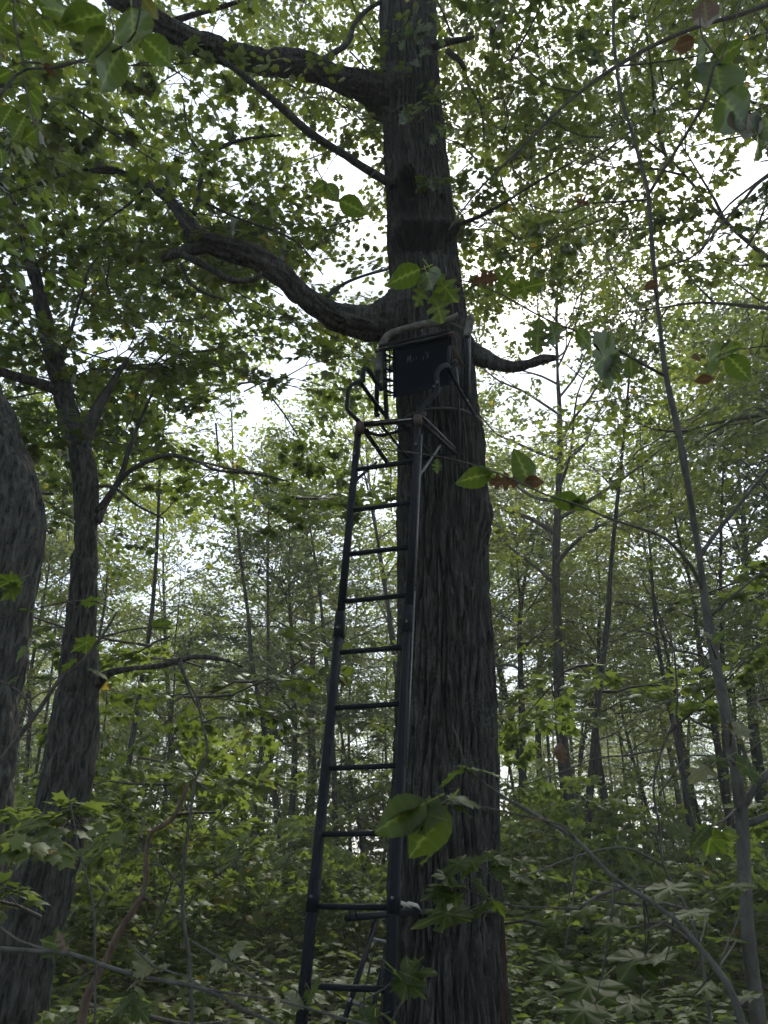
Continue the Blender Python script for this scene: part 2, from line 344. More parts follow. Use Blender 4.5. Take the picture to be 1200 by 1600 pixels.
def make_tree_meshes(name, seed, H, crown0, rad, trunk_r, nl, tpl, lsize, mleaf, mbark, nsec=5, nspr=4, lean=.03, spr_scale=1.0, fork=False, keep=1.0, lib=SPR, low_twigs=0):
    """trunk, branches and crown meshes of one forest tree with its foot at the origin"""
    rng = RS(seed); n = 12
    tp = [np.zeros(3)]; d = np.array([rng.normal(0, lean), rng.normal(0, lean), 1.])
    for i in range(n):
        d = norm(d + [rng.normal(0, .05), rng.normal(0, .05), .02]); tp.append(tp[-1] + d * H / n)
    tp = np.array(tp); tp[0, 2] = -.3
    tr = trunk_r * np.concatenate([[1.5, 1.05], np.linspace(.98, .12, n - 1)])
    c, r = crom(tp, tr, H / 40)
    V, T, Q = tube(c, r, 12, bark_disp(trunk_r * .10, 5 / trunk_r * .5, 1.2, seed)); tb = MB(); tb.add(V, T, Q)
    br = MB(); lm = MB()
    def at_h(h):
        k = np.searchsorted(tp[:, 2], h); k = min(max(k, 1), n); t = (h - tp[k-1, 2]) / (tp[k, 2] - tp[k-1, 2] + 1e-9)
        return tp[k-1] + (tp[k] - tp[k-1]) * t, tr[k-1] + (tr[k] - tr[k-1]) * t
    SP = []; SD = []
    for i in range(nl):
        h = crown0 + (H - crown0) * (i + rng.rand() * .8) / nl * .97; p, rr = at_h(h); f = (h - crown0) / (H - crown0)
        az = i * 2.4 + rng.uniform(-.5, .5); el = rng.uniform(.15, .55) + f * .6
        L = rad * (1.05 - .65 * f ** 1.5) * rng.uniform(.75, 1.2) * (.6 + .4 * min(1, f * 5))
        q = grow_limb(rng, p, [math.cos(az) * math.cos(el), math.sin(az) * math.cos(el), math.sin(el)], L, 6, .16, .02)
        r0 = min(rr * .55, .012 + L * .016); V, T, Q = tube(*crom(q, np.linspace(r0, .008, 7), L / 10), 5, cap=False); br.add(V, None, Q)
        for j in range(nsec):
            t = .25 + .7 * (j + rng.rand()) / nsec; k = min(int(t * 6), 5); b = q[k] + (q[k+1] - q[k]) * (t * 6 - k); ax = norm(q[k+1] - q[k])
            sd = np.cross(ax, [0, 0, 1]) * (1 if j % 2 else -1); dd = norm(ax * .7 + norm(sd) * rng.uniform(.5, 1.1) + [0, 0, rng.uniform(-.15, .35)])
            l2 = L * rng.uniform(.25, .5) * (1.2 - .5 * t); q2 = grow_limb(rng, b, dd, l2, 4, .2)
            V, T, Q = tube(q2, np.linspace(r0 * .4, .005, 5), 4, cap=False); br.add(V, None, Q)
            for s in range(nspr):
                u = .25 + .75 * (s + rng.rand() * .6) / nspr; kk = min(int(u * 4), 3); b2 = q2[kk] + (q2[kk+1] - q2[kk]) * (u * 4 - kk); a2 = norm(q2[kk+1] - q2[kk])
                sd2 = norm(np.cross(a2, [0, 0, 1])) * (1 if s % 2 else -1)
                SP.append(b2); SD.append(a2 * .7 + sd2 * rng.uniform(.2, .9) + [0, 0, rng.uniform(-.35, .15)])
        SP.append(q[-1]); SD.append(norm(q[-1] - q[-2]))
    for i in range(low_twigs):
        p, rr = at_h(rng.uniform(.8, crown0)); az = rng.uniform(0, 6.28); q = grow_limb(rng, p, [math.cos(az), math.sin(az), .25], rng.uniform(.6, 1.8), 4, .2)
        V, T, Q = tube(q, np.linspace(.012, .004, 5), 4, cap=False); br.add(V, None, Q); SP += [q[2], q[4]]; SD += [q[3] - q[2], q[4] - q[3]]
    if SP: place_sprays(lm, br, SP, SD, rng.uniform(.75, 1.25, len(SP)) * spr_scale, lsize, tpl, rng, twigs=1, keep=keep, lib=lib)
    return dict(trunk=tb.mesh(name + '_trunk', mbark, True), branches=br.mesh(name + '_branches', B_twig, True), crown=lm.mesh(name + '_crown', mleaf), H=H)
def tree_thing(name, pro, label, cat, group):
    t = thing(name, label, cat, group=group)
    link('trunk', pro['trunk'], t); b = link('branches', pro['branches'], t); b['kind'] = 'stuff'; c = link('crown', pro['crown'], t); c['kind'] = 'stuff'
    return t

# ------------------------------------------------------------------ the ground
def ground_z(x, y):
    q = np.stack([x * .12, y * .12, np.zeros_like(x)], -1)
    return .22 * perlin(q, 3) + .05 * perlin(q * 6, 4) + .02 * np.clip(y - 10, 0, 60) * 0
gx = np.concatenate([np.linspace(-150, -42, 12), np.linspace(-40, 40, 161), np.linspace(42, 150, 12)]); gy = np.concatenate([np.linspace(-60, -22, 12), np.linspace(-20, 60, 161), np.linspace(62, 180, 14)])
X, Yg = np.meshgrid(gx, gy); Z = ground_z(X, Yg); V = np.stack([X, Yg, Z], -1).reshape(-1, 3); nx = len(gx); ny = len(gy)
i = np.arange(ny - 1)[:, None] * nx; j = np.arange(nx - 1)[None]
Q = np.stack([i + j, i + j + 1, i + nx + j + 1, i + nx + j], -1).reshape(-1, 4)
M_ground, t, out = newmat('forest_floor'); L_ = t.links.new
tcg = N(t, 'ShaderNodeTexCoord'); vo = N(t, 'ShaderNodeTexVoronoi'); vo.inputs['Scale'].default_value = 14; L_(tcg.outputs['Object'], vo.inputs[0])
ng = N(t, 'ShaderNodeTexNoise'); ng.inputs['Scale'].default_value = .7; ng.inputs['Detail'].default_value = 8; L_(tcg.outputs['Object'], ng.inputs[0])
rg = ramp(t, [(.2, (.035, .024, .016)), (.5, (.085, .056, .036)), (.8, (.15, .105, .075))]); L_(vo.outputs['Color'], rg.inputs[0])
mg = N(t, 'ShaderNodeMix', data_type='RGBA'); mg.inputs[7].default_value = (.045, .05, .025, 1); mrg = N(t, 'ShaderNodeMapRange'); mrg.inputs[1].default_value = .42; mrg.inputs[2].default_value = .62; mrg.inputs[4].default_value = .7
L_(ng.outputs[0], mrg.inputs[0]); L_(mrg.outputs[0], mg.inputs[0]); L_(rg.outputs[0], mg.inputs[6])
bsg = N(t, 'ShaderNodeBsdfPrincipled'); bsg.inputs['Roughness'].default_value = .95; L_(mg.outputs[2], bsg.inputs['Base Color'])
bug = N(t, 'ShaderNodeBump'); bug.inputs['Strength'].default_value = .8; bug.inputs['Distance'].default_value = .04; L_(vo.outputs['Distance'], bug.inputs['Height']); L_(bug.outputs[0], bsg.inputs['Normal'])
L_(bsg.outputs[0], out.inputs[0])
link('ground', mesh_of('ground', V, Q, M_ground, smooth=True), kind='structure', label='forest floor of brown leaf litter and soil')
hz = bpy.data.meshes.new('haze'); hv = [(x_, y_, z_) for z_ in (-1.6, 27) for y_ in (-65, 185) for x_ in (-155, 155)]
hz.from_pydata(hv, [], [(0, 2, 3, 1), (4, 5, 7, 6), (0, 1, 5, 4), (2, 6, 7, 3), (0, 4, 6, 2), (1, 3, 7, 5)])
M_added_haze, t, out = newmat('haze'); pv = N(t, 'ShaderNodeVolumePrincipled'); pv.inputs['Color'].default_value = (.92, .96, .93, 1); pv.inputs['Density'].default_value = .0015; pv.inputs['Anisotropy'].default_value = .35
t.links.new(pv.outputs[0], out.inputs['Volume']); hz.materials.append(M_added_haze); link('haze', hz, kind='stuff', label='thin pale moisture hanging in the air between the trees')  # mist volume added to lighten the deep shade of the woods
sc.cycles.volume_bounces = 1
def gz(x, y): return float(ground_z(np.array([float(x)]), np.array([float(y)]))[0])

def scatter(rng, n, y0, y1, spread=.62, pw=1.0):
    y = y0 + (y1 - y0) * rng.rand(n) ** pw; x = rng.uniform(-1, 1, n) * (y * spread + 1.5); return x, y
def foot(px, Y): # ground point under a photo column at distance Y (column taken near the ground)
    z = 0
    x = (px - 600) / FPX * (Y * math.cos(TH) + (z - CAMZ) * math.sin(TH)); return x, Y

# leaf litter and low herbs: nobody could count them
rng = RS(11)
lm = MB(); x, y = scatter(rng, 14000, 5, 34, pw=1.3); z = ground_z(x, y) + .012 + .03 * rng.rand(len(x))
a = rng.uniform(0, 6.28, len(x)); leaves(lm, 'simple', np.stack([x, y, z], -1), np.stack([np.cos(a), np.sin(a), rng.normal(0, .25, len(x))], -1), np.stack([rng.normal(0, .35, len(x)), rng.normal(0, .35, len(x)), np.ones(len(x))], -1), rng.uniform(.06, .13, len(x)), rng)
link('leaf_litter', lm.mesh('leaf_litter', M_litter), kind='stuff', label='fallen brown leaves scattered over the forest floor', category='leaf litter')
lm = MB(); x, y = scatter(rng, 10500, 7, 42, pw=1.35)
m = perlin(np.stack([x * .35, y * .35, x * 0], -1), 9) > -.12 ; x, y = x[m], y[m]
for k in range(9):
    h = rng.uniform(.08, 1.0, len(x)) * np.clip((y - 5) / 6, .3, 1); a = rng.uniform(0, 6.28, len(x)); rr = rng.uniform(.03, .22, len(x))
    leaves(lm, 'maple' if k % 3 else 'simple', np.stack([x + np.cos(a) * rr, y + np.sin(a) * rr, ground_z(x, y) + h], -1), np.stack([np.cos(a), np.sin(a), rng.normal(-.1, .2, len(x))], -1), np.stack([rng.normal(0, .3, len(x)), rng.normal(0, .3, len(x)), np.ones(len(x))], -1), rng.uniform(.07, .15, len(x)), rng)
link('herb_cover', lm.mesh('herb_cover', M_low), kind='stuff', label='low green seedlings and herbs carpeting the forest floor', category='ground cover')

# ------------------------------------------------------------------ the big oak
OY = 5.8
prof = [(-260, 583, 655), (-120, 586, 664), (0, 590, 684), (90, 592, 684), (140, 594, 690), (175, 597, 692), (205, 598, 694), (270, 598, 704), (330, 602, 712), (352, 603, 716), (372, 604, 713), (430, 607, 722), (500, 611, 733), (560, 614, 742), (620, 617, 747),
        (660, 619, 752), (700, 620, 758), (740, 620, 760), (800, 618, 767), (850, 619, 766), (900, 619, 767), (1000, 617, 773), (1100, 613, 778), (1200, 611, 781), (1300, 606, 784), (1400, 601, 789), (1500, 597, 793), (1600, 593, 798), (1680, 588, 806)]
pc = []; pr = []
for (py, xl, xr) in prof:
    c = P((xl + xr) / 2, py, OY); pc.append(c); pr.append((xr - xl) / 2 * depth(c) / FPX * .975)
c = pc[-1]; pc += [np.array([c[0] + .01, OY, .45]), np.array([c[0] + .01, OY, .12]), np.array([c[0] + .01, OY, -.35])]; pr += [pr[-1] * 1.06, pr[-1] * 1.28, pr[-1] * 1.75]
pc = np.array(pc)[::-1]; pr = np.array(pr)[::-1]
oak = thing('oak_tree', 'massive oak with deeply furrowed bark carrying the ladder stand', 'tree', (pc[3][0], OY, 0)); OFF = np.array(oak.location)
# evenly spaced rings
zz = np.concatenate([np.arange(-.35, 9.6, .016), np.arange(9.6, pc[-1][2], .06)]); cx = np.interp(zz, pc[:, 2], pc[:, 0]); rr = np.interp(zz, pc[:, 2], pr)
k = np.ones(9) / 9; rr = np.convolve(np.pad(rr, 4, 'edge'), k, 'valid'); cx = np.convolve(np.pad(cx, 4, 'edge'), k, 'valid')
nth = 480; th = np.arange(nth) / nth * 2 * np.pi
Th, Zz = np.meshgrid(th, zz); R0 = rr[:, None]
q = np.stack([np.cos(Th) * .36, np.sin(Th) * .36, Zz], -1)
warp = perlin(q * [2.2, 2.2, 1.3], 1)[..., None] * [.05, .05, 0.]
qq = (q + warp * .55) * [19, 19, 1.35]
nA = np.abs(perlin(qq, 11)); nB = np.abs(perlin(qq * [1.9, 1.9, 2.3] + 5, 12)); nC = perlin(q * [38, 38, 12], 13); nD = perlin(q * [80, 80, 36], 14)
fur = np.clip(nA * 5.6, 0, 1); fur = fur * fur * (3 - 2 * fur); fine = np.clip(nB * 4, 0, 1)
low = np.clip((7.5 - Zz) / 3, .7, 1)
disp = low * (.075 * (fur - 1) + .024 * (fine - 1) * fur) + .009 * nC + .006 * nD + .02 * perlin(q * [2.0, 2.0, .8], 15)
# vertical slow flutes near the butt
disp += np.clip(1.1 - Zz, 0, 1.4) * .05 * np.sin(Th * 6 + 1.0)
def knob(px, py, s, h, sth=None, rim=0):
    """a burl (h > 0) or hollow (h < 0) at a spot on the camera side of the trunk"""
    global disp
    p = P(px, py, OY); cxx = np.interp(p[2], zz, cx); r_ = np.interp(p[2], zz, rr); sx_ = np.clip((p[0] - cxx) / r_, -1, 1)
    t0 = 1.5 * np.pi + math.asin(sx_)   # facing -Y
    z0 = P(px, py, OY - math.sqrt(max(0, 1 - sx_ * sx_)) * r_)[2]
    dt = (Th - t0 + np.pi) % (2 * np.pi) - np.pi; d2 = (dt * r_ / (sth or s)) ** 2 + ((Zz - z0) / s) ** 2
    disp = disp + h * np.exp(-d2)
    if rim: dd = np.sqrt(d2); disp = disp + rim * np.exp(-((dd - 1.5) / .45) ** 2)
knob(634, 290, .15, -.27, .062, .08); knob(690, 190, .14, .05, .10); knob(628, 366, .10, .075, .12); knob(696, 356, .09, .13, .12); knob(655, 350, .06, .09, .22); knob(625, 345, .08, .08, .10); knob(660, 385, .05, -.05, .2)
knob(700, 372, .05, -.06, .05); knob(752, 805, .16, .06, .12); knob(756, 690, .12, .03, .1); knob(600, 160, .2, .04, .12); knob(757, 845, .05, -.04, .06); knob(620, 500, .18, .05, .16)
RR = R0 + disp
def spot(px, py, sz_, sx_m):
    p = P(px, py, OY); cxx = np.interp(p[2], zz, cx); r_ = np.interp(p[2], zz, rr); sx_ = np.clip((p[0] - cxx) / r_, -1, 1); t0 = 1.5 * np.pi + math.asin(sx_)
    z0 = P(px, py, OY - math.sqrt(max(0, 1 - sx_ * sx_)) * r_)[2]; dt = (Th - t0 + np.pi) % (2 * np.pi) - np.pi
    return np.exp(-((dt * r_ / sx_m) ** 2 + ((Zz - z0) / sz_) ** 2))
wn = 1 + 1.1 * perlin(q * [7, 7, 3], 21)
knot_dark = np.clip((spot(632, 292, .26, .10) * 1.5 + spot(640, 372, .13, .30) * 1.3 + spot(695, 370, .12, .12) + spot(690, 205, .16, .07) * .8 + spot(632, 330, .25, .06)) * wn, 0, 1)
rust = np.clip(spot(787, 1510, .45, .035) * 1.6 * wn, 0, 1)
V = np.stack([cx[:, None] + RR * np.cos(Th), OY + RR * np.sin(Th), Zz], -1).reshape(-1, 3) - OFF
m_ = len(zz); i = np.arange(m_ - 1)[:, None] * nth; j = np.arange(nth)[None]; k = (j + 1) % nth
Q = np.stack([i + j, i + k, i + nth + k, i + nth + j], -1).reshape(-1, 4)
trunk = link('trunk', mesh_of('oak_trunk', V, Q, B_oak, {'stain': knot_dark.ravel(), 'rot': rust.ravel()}, smooth=True), oak)
def limb(L, Y, parent=oak, name='limb', sides=10, step=.05, mat=B_oak, amp=.10, seed=1, off=None, fx=None, label=None, fz=3):
    c, r = limb_pts(L, Y); c, r = crom(c, r, step); rm = max(r)
    V, T, Q = tube(c, r, sides, bark_disp(min(rm * amp, .028), fx or min(2.4 / max(rm, .01), 28), fz, seed)); mb = MB(); mb.add(V, T, Q)
    o = link(name, mb.mesh(name, mat, True, OFF if off is None else off), parent)
    if label: o['label'] = label
    return o, c
O1, c1 = limb([(632, 145, 92), (600, 150, 70), (575, 139, 50), (530, 125, 42), (470, 103, 43), (400, 98, 40), (340, 80, 40), (280, 57, 36), (235, 30, 32), (180, -5, 28), (100, -60, 22), (20, -120, 12)], [5.8, 5.7, 5.6, 5.4, 5.2, 5.0, 4.85, 4.7, 4.6, 4.5, 4.4, 4.4], sides=44, step=.02, amp=.26, seed=4, label='thick upper limb reaching out from the oak', fx=26)
O2, c2 = limb([(612, 288, 15), (596, 279, 14), (540, 243, 13), (480, 204, 14), (420, 150, 12), (372, 112, 11), (345, 90, 7)], [5.6, 5.45, 5.1, 4.9, 4.7, 4.6, 4.6], seed=5, label='thin bare dark limb below the thick upper limb')
O3, c3 = limb([(640, 490, 100), (612, 499, 76), (575, 505, 55), (520, 492, 44), (470, 458, 38), (440, 428, 37), (400, 405, 35), (350, 390, 34), (312, 374, 30), (290, 345, 24), (265, 315, 19), (235, 290, 15), (190, 270, 12), (130, 268, 10), (60, 290, 7)], [5.8, 5.65, 5.5, 5.3, 5.15, 5.05, 4.95, 4.9, 4.9, 5.0, 5.1, 5.2, 5.3, 5.4, 5.5], sides=44, step=.02, amp=.26, seed=6, label='thick crooked limb above the seat', fx=26)
O4, c4 = limb([(715, 545, 62), (745, 556, 37), (780, 571, 24), (820, 570, 18), (850, 562, 15), (870, 561, 10)], [5.8, 5.7, 5.5, 5.4, 5.3, 5.3], sides=16, seed=7, label='short broken limb beside the seat')
SUBS = [([(330, 385, 22), (300, 390, 22), (275, 396, 19), (252, 406, 12)], 4.9), ([(285, 398, 12), (330, 420, 11), (360, 438, 11), (400, 436, 9), (408, 425, 5)], 4.85),
        ([(283, 412, 7), (300, 445, 6), (330, 462, 5), (352, 470, 4), (370, 500, 3)], 4.8), ([(303, 335, 9), (312, 290, 8), (325, 248, 8), (350, 228, 7), (392, 216, 5), (440, 212, 3)], 5.0),
        ([(325, 250, 6), (308, 232, 5), (293, 205, 4), (287, 160, 3)], 5.0), ([(310, 312, 5), (370, 340, 4), (450, 370, 4), (480, 395, 3), (505, 430, 2)], 5.0),
        ([(508, 466, 9), (535, 445, 6), (570, 430, 5), (606, 421, 4)], [5.25, 5.3, 5.4, 5.5]), ([(498, 96, 10), (520, 84, 10), (545, 66, 9), (553, 40, 8), (575, 15, 8), (600, 0, 8)], [5.2, 5.3, 5.4, 5.5, 5.6, 5.7]),
        ([(252, 46, 12), (275, 32, 11), (320, 18, 9), (380, 0, 7), (440, -30, 5)], 4.7), ([(680, 72, 16), (700, 66, 13), (722, 62, 10), (740, 58, 7)], [5.6, 5.4, 5.3, 5.3]),
        ([(700, 80, 10), (722, 100, 9), (730, 130, 6), (752, 170, 5), (757, 230, 4)], [5.7, 6.0, 6.2, 6.3, 6.4]), ([(712, 352, 8), (745, 340, 6), (790, 316, 5), (830, 290, 4), (900, 250, 3)], [5.6, 5.2, 5.0, 4.9, 4.8]),
        ([(230, 290, 6), (200, 320, 5), (160, 350, 4), (120, 400, 3)], 5.2)]
for n_, (L, Y) in enumerate(SUBS): limb(L, Y, name='branch', sides=8, step=.06, seed=20 + n_)

# oak crown: branchlets hung on a loose web of small limbs round and above the big ones
def gap(px, py):
    """how open the crowns are towards a place seen from the path: fewer branchlets there"""
    g = 0
    for (x, y, rx, ry, s) in GAPS: g = max(g, s * math.exp(-(((px - x) / rx) ** 2 + ((py - y) / ry) ** 2)))
    return g
GAPS = [(362, 258, 42, 38, 1), (150, 20, 40, 22, .8), (235, 25, 30, 40, .8), (460, 545, 55, 40, .9), (390, 470, 60, 40, .6), (575, 290, 34, 40, .8), (250, 790, 160, 60, .9), (60, 680, 60, 90, .9), (180, 620, 60, 60, .4), (330, 660, 90, 60, .5),
        (800, 460, 60, 35, .6), (950, 790, 140, 90, 1), (880, 560, 80, 50, .7), (900, 360, 60, 40, .5), (950, 65, 35, 30, .8), (895, 30, 40, 30, .6), (1080, 430, 90, 60, .6), (1150, 560, 90, 120, .7), (1130, 720, 80, 80, .8), (870, 980, 80, 50, .8), (250, 930, 100, 60, .3), (60, 1060, 40, 30, .9)]
def crown_web(seed, n, px0, px1, py0, py1, y0, y1, w=1.0, anchor=None, gapf=1.0, L=(.8, 1.8)):
    rng = RS(seed); S = []; D = []; tm = MB(); tries = 0
    while len(S) < n and tries < n * 30:
        tries += 1
        px, py = rng.uniform(px0, px1), rng.uniform(py0, py1)
        if rng.rand() < gap(px, py) * gapf: continue
        p = P(px, py, rng.uniform(y0, y1))
        if perlin(np.array([p * .9]), seed)[0] < -.18 * w: continue
        az = rng.uniform(0, 6.28); q = grow_limb(rng, p, [math.cos(az), math.sin(az), rng.uniform(-.1, .3)], rng.uniform(*L), 5, .2)
        V, T, Q = tube(q, np.linspace(.012, .004, 6), 4, cap=False); tm.add(V, None, Q)
        for s in range(1, 6):
            sd = norm(np.cross(norm(q[s] - q[s-1]), [0, 0, 1])) * (1 if s % 2 else -1)
            S.append(q[s]); D.append(norm(q[s] - q[s-1]) + sd * rng.uniform(.3, 1) + [0, 0, rng.uniform(-.4, .1)])
    return S, D, tm, rng
def crown_part(parent, name, parts, tpl, lsize, mat, sc_=.7, lib=SPR, off=(0, 0, 0), keep=1.0, tintf=None):
    lm = MB(); tms = MB()
    for S, D, tm, rng in parts:
        place_sprays(lm, tm, S, D, rng.uniform(.7, 1.25, len(S)) * sc_, lsize, tpl, rng, lib=lib, twigs=2, keep=keep, tintf=tintf)
        if tm.V: tms.add(np.concatenate(tm.V), None, np.concatenate(tm.Q))
    link(name, lm.mesh(name, mat, off=off), parent, kind='stuff'); link('twigs', tms.mesh('twigs', B_twig, True, off), parent, kind='stuff')
crown_part(oak, 'crown', [crown_web(31, 520, -150, 1000, -350, 260, 5.5, 13), crown_web(32, 300, 150, 820, 60, 500, 5.5, 11.5), crown_web(33, 300, 600, 1050, -150, 300, 5.5, 11), crown_web(34, 420, -200, 1350, -300, 430, 9, 16)], 'oak', .088, M_oak, off=OFF, sc_=.62)

# ------------------------------------------------------------------ the maple beside it, its dark crown over the path
def trunk_from(L, Y, name, mat, sides=48, step=.03, amp=.12, seed=1, parent=None, off=(0, 0, 0), fx=None):
    o, c = limb(L, Y, parent, name, sides, step, mat, amp, seed, off, fx); return o
MX, MY = foot(-15, 5.6)
mt = thing('maple_tree', 'dark leaning maple with a forked trunk and low side limbs', 'tree', (MX, MY, 0)); MO = np.array([MX, MY, 0])
trunk_from([(-5, 1760, 150), (10, 1640, 122), (32, 1500, 106), (62, 1400, 98), (88, 1300, 88), (108, 1200, 80), (122, 1100, 68), (127, 1000, 52), (132, 900, 42), (134, 800, 39), (128, 720, 37), (116, 670, 35), (100, 620, 33), (82, 550, 28), (66, 480, 24), (52, 420, 20), (30, 350, 16), (0, 270, 11)], 5.6, 'trunk', B_mid, seed=41, parent=mt, off=MO, fx=24, amp=.24)
for n_, (L, Y) in enumerate([([(126, 700, 26), (142, 665, 22), (152, 640, 18), (175, 600, 12), (200, 560, 9)], 5.6), ([(95, 612, 20), (60, 598, 18), (25, 588, 17), (-20, 575, 15)], [5.6, 5.5, 5.4, 5.3]), ([(148, 1070, 22), (168, 1053, 15), (200, 1045, 10), (250, 1040, 9), (300, 1027, 8), (345, 1030, 6), (380, 1042, 4)], [5.6, 5.4, 5.3, 5.2, 5.1, 5.0, 5.0]),
            ([(152, 815, 14), (165, 785, 12), (188, 745, 9), (203, 700, 8), (222, 650, 6), (240, 610, 4)], 5.6), ([(152, 800, 12), (175, 770, 10), (200, 738, 9), (255, 712, 7), (300, 718, 6), (340, 735, 5), (400, 740, 5), (450, 752, 3)], [5.6, 5.5, 5.4, 5.2, 5.0, 4.9, 4.8, 4.7]),
            ([(280, 1035, 7), (290, 1060, 5), (300, 1090, 4), (320, 1120, 3)], 5.1), ([(96, 560, 8), (110, 520, 6), (125, 470, 5), (140, 420, 4), (165, 390, 3)], 5.4), ([(150, 760, 6), (178, 762, 5), (215, 790, 4), (255, 810, 3)], 5.4)]):
    limb(L, Y, mt, 'limb', 10, .05, B_mid, .1, 60 + n_, MO)
crown_part(mt, 'crown', [crown_web(42, 330, -150, 440, 230, 660, 5.5, 10, .8), crown_web(43, 80, -100, 520, 560, 800, 4.8, 8.5), crown_web(44, 26, 100, 480, 820, 1130, 5.0, 8.5)], 'maple', .092, M_maple, off=MO, sc_=.62)

EX, EY = foot(-90, 4.6)
et = thing('maple_tree', 'thick grey trunk bulging at mid height, only its flank in view', 'tree', (EX, EY, 0)); EO = np.array([EX, EY, 0])
trunk_from([(-120, 1760, 190), (-95, 1600, 160), (-80, 1450, 150), (-62, 1300, 140), (-48, 1200, 134), (-38, 1100, 130), (-24, 1000, 126), (-3, 900, 124), (5, 840, 124), (4, 790, 122), (-12, 720, 116), (-40, 650, 106), (-62, 600, 100), (-90, 540, 92), (-140, 440, 80), (-200, 330, 66), (-260, 200, 50)], 4.6, 'trunk', B_mid, seed=45, parent=et, off=EO, fx=24, amp=.2, sides=96, step=.022)
crown_part(et, 'crown', [crown_web(46, 90, -250, 120, -250, 420, 3.8, 6.5)], 'maple', .11, M_maple, off=EO, sc_=.62)

# ------------------------------------------------------------------ forest trees
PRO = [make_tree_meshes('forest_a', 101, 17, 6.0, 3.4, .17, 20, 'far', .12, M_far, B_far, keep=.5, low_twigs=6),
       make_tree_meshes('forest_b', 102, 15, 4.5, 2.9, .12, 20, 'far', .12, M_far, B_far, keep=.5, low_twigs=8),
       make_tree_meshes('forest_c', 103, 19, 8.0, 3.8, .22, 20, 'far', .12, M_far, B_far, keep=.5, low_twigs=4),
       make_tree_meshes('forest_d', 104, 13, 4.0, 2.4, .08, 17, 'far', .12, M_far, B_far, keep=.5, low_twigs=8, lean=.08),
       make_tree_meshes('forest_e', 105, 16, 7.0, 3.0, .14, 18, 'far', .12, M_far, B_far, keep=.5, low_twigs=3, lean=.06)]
POLE = [make_tree_meshes('pole_a', 131, 12, 6.5, 1.5, .055, 9, 'far', .11, M_far, B_far, nsec=3, nspr=3, low_twigs=7, lean=.05, keep=.45), make_tree_meshes('pole_b', 132, 14, 8.0, 1.7, .075, 9, 'far', .11, M_far, B_far, nsec=3, nspr=3, low_twigs=6, lean=.09, keep=.45)]
CAN = [make_tree_meshes('canopy_a', 111, 16, 6.5, 4.6, .17, 24, 'maple', .115, M_oak, B_far, nsec=5, nspr=3),
       make_tree_meshes('canopy_b', 112, 14, 5.0, 4.2, .13, 22, 'maple', .115, M_maple, B_far, nsec=5, nspr=3)]
first = {}
def put(pro, name, x, y, rz, s, label, cat, group, sz=None):
    if pro['trunk'] not in first: o = first[pro['trunk']] = tree_thing(name, pro, label, cat, group)
    else: o = copy_tree(first[pro['trunk']])
    o.name = name
    o.location = (x, y, gz(x, y)); o.rotation_euler = (0, 0, rz); o.scale = (s, s, sz or s); o['label'] = label; o['group'] = group; return o
G1 = 'trees whose crowns close over the clearing'
for (X_, Y_, k, s, rz, lb) in [(7.0, 9.0, 0, .95, .3, 'wide leafy boughs reaching in from a trunk beyond the pale sapling'), (10.5, 15.5, 1, 1.05, 1.9, 'straight dark trunk among layered maple boughs beyond the pale sapling'), (-2.2, 21, 1, .8, 4.0, 'dark kinked trunk rising between the ladder rails'),
                         (-11.5, 17.5, 0, .8, 2.2, 'mid-sized tree in the gap beside the bulging grey trunk'), (3.5, 15.5, 0, .801, 2.6, 'slender tree just clear of the oak bark with thin upright boughs'), (12.0, 19.5, 1, 1.1, .8, 'tall tree with airy boughs far beyond the pale sapling'), (11.6, 25, 0, 1.15, 2.0, 'tall airy tree whose fine twigs stand against the bright sky'), (14.5, 27, 1, 1.25, 3.0, 'tallest of the airy trees along the bright gap')]:
    put(CAN[k], 'forest_tree', X_, Y_, rz, s, lb, 'tree', G1, sz=1.02 if s == .801 else None)
for X_, Y_, k, s, rz in [(-5, -3.5, 0, 1, 1), (0, -6, 1, 1.1, 2), (5.5, -3.5, 0, 1.05, 3), (-10, -1, 1, 1, 4), (10, -1, 0, 1, 5)]:  # unseen trees added to dim the light on the near side of the oak
    put(CAN[k], 'forest_tree', X_, Y_, rz, s, ['leafy tree just behind the path, nearest the maple', 'leafy tree straight behind the viewing spot', 'leafy tree just behind the path, nearest the pale sapling', 'leafy tree beside the path, past the bulging trunk', 'leafy tree beside the path, past the pale sapling'][[-5, 0, 5.5, -10, 10].index(X_)], 'tree', 'trees round the path')
CENSUS = []
ORD = 'first second third fourth fifth sixth seventh eighth ninth tenth eleventh twelfth thirteenth fourteenth fifteenth sixteenth seventeenth eighteenth nineteenth twentieth'.split()
ORD += ['twenty-' + w for w in ORD[:9]] + ['thirtieth'] + ['thirty-' + w for w in ORD[:9]]
ZONES = [(-9999, 150, 'beyond the leaning maple', 'maple', -1), (150, 480, 'between the leaning maple and the ladder', 'maple', 1), (480, 620, 'seen through the ladder', 'maple side', 1),
         (620, 790, 'screened by the oak trunk', 'ladder', 1), (790, 1150, 'between the oak and the pale sapling', 'oak', 1), (1150, 9999, 'past the pale sapling', 'sapling', 1)]
def census(o, what): CENSUS.append((o, what))
def label_census():
    groups = {}
    for o, what in CENSUS:
        px = float(proj([o.location.x, o.location.y, 0])[0]); y = o.location.y; z = next(z for z in ZONES if z[0] <= px < z[1]); e = what[1]
        b = next(i for i, v in enumerate(e + (999,)) if y < v); groups.setdefault((what[0], z, b), []).append((px * z[4], o, what))
    for (w, z, b), L in groups.items():
        L.sort(key=lambda t: t[0])
        for i, (_, o, what) in enumerate(L):
            if len(L) == 1: o['label'] = 'only one of the %s %s %s' % (what[2][b], w, z[2])
            else: o['label'] = '%s from the %s of %s %s %s' % (ORD[i], z[3], what[2][b], w, z[2])
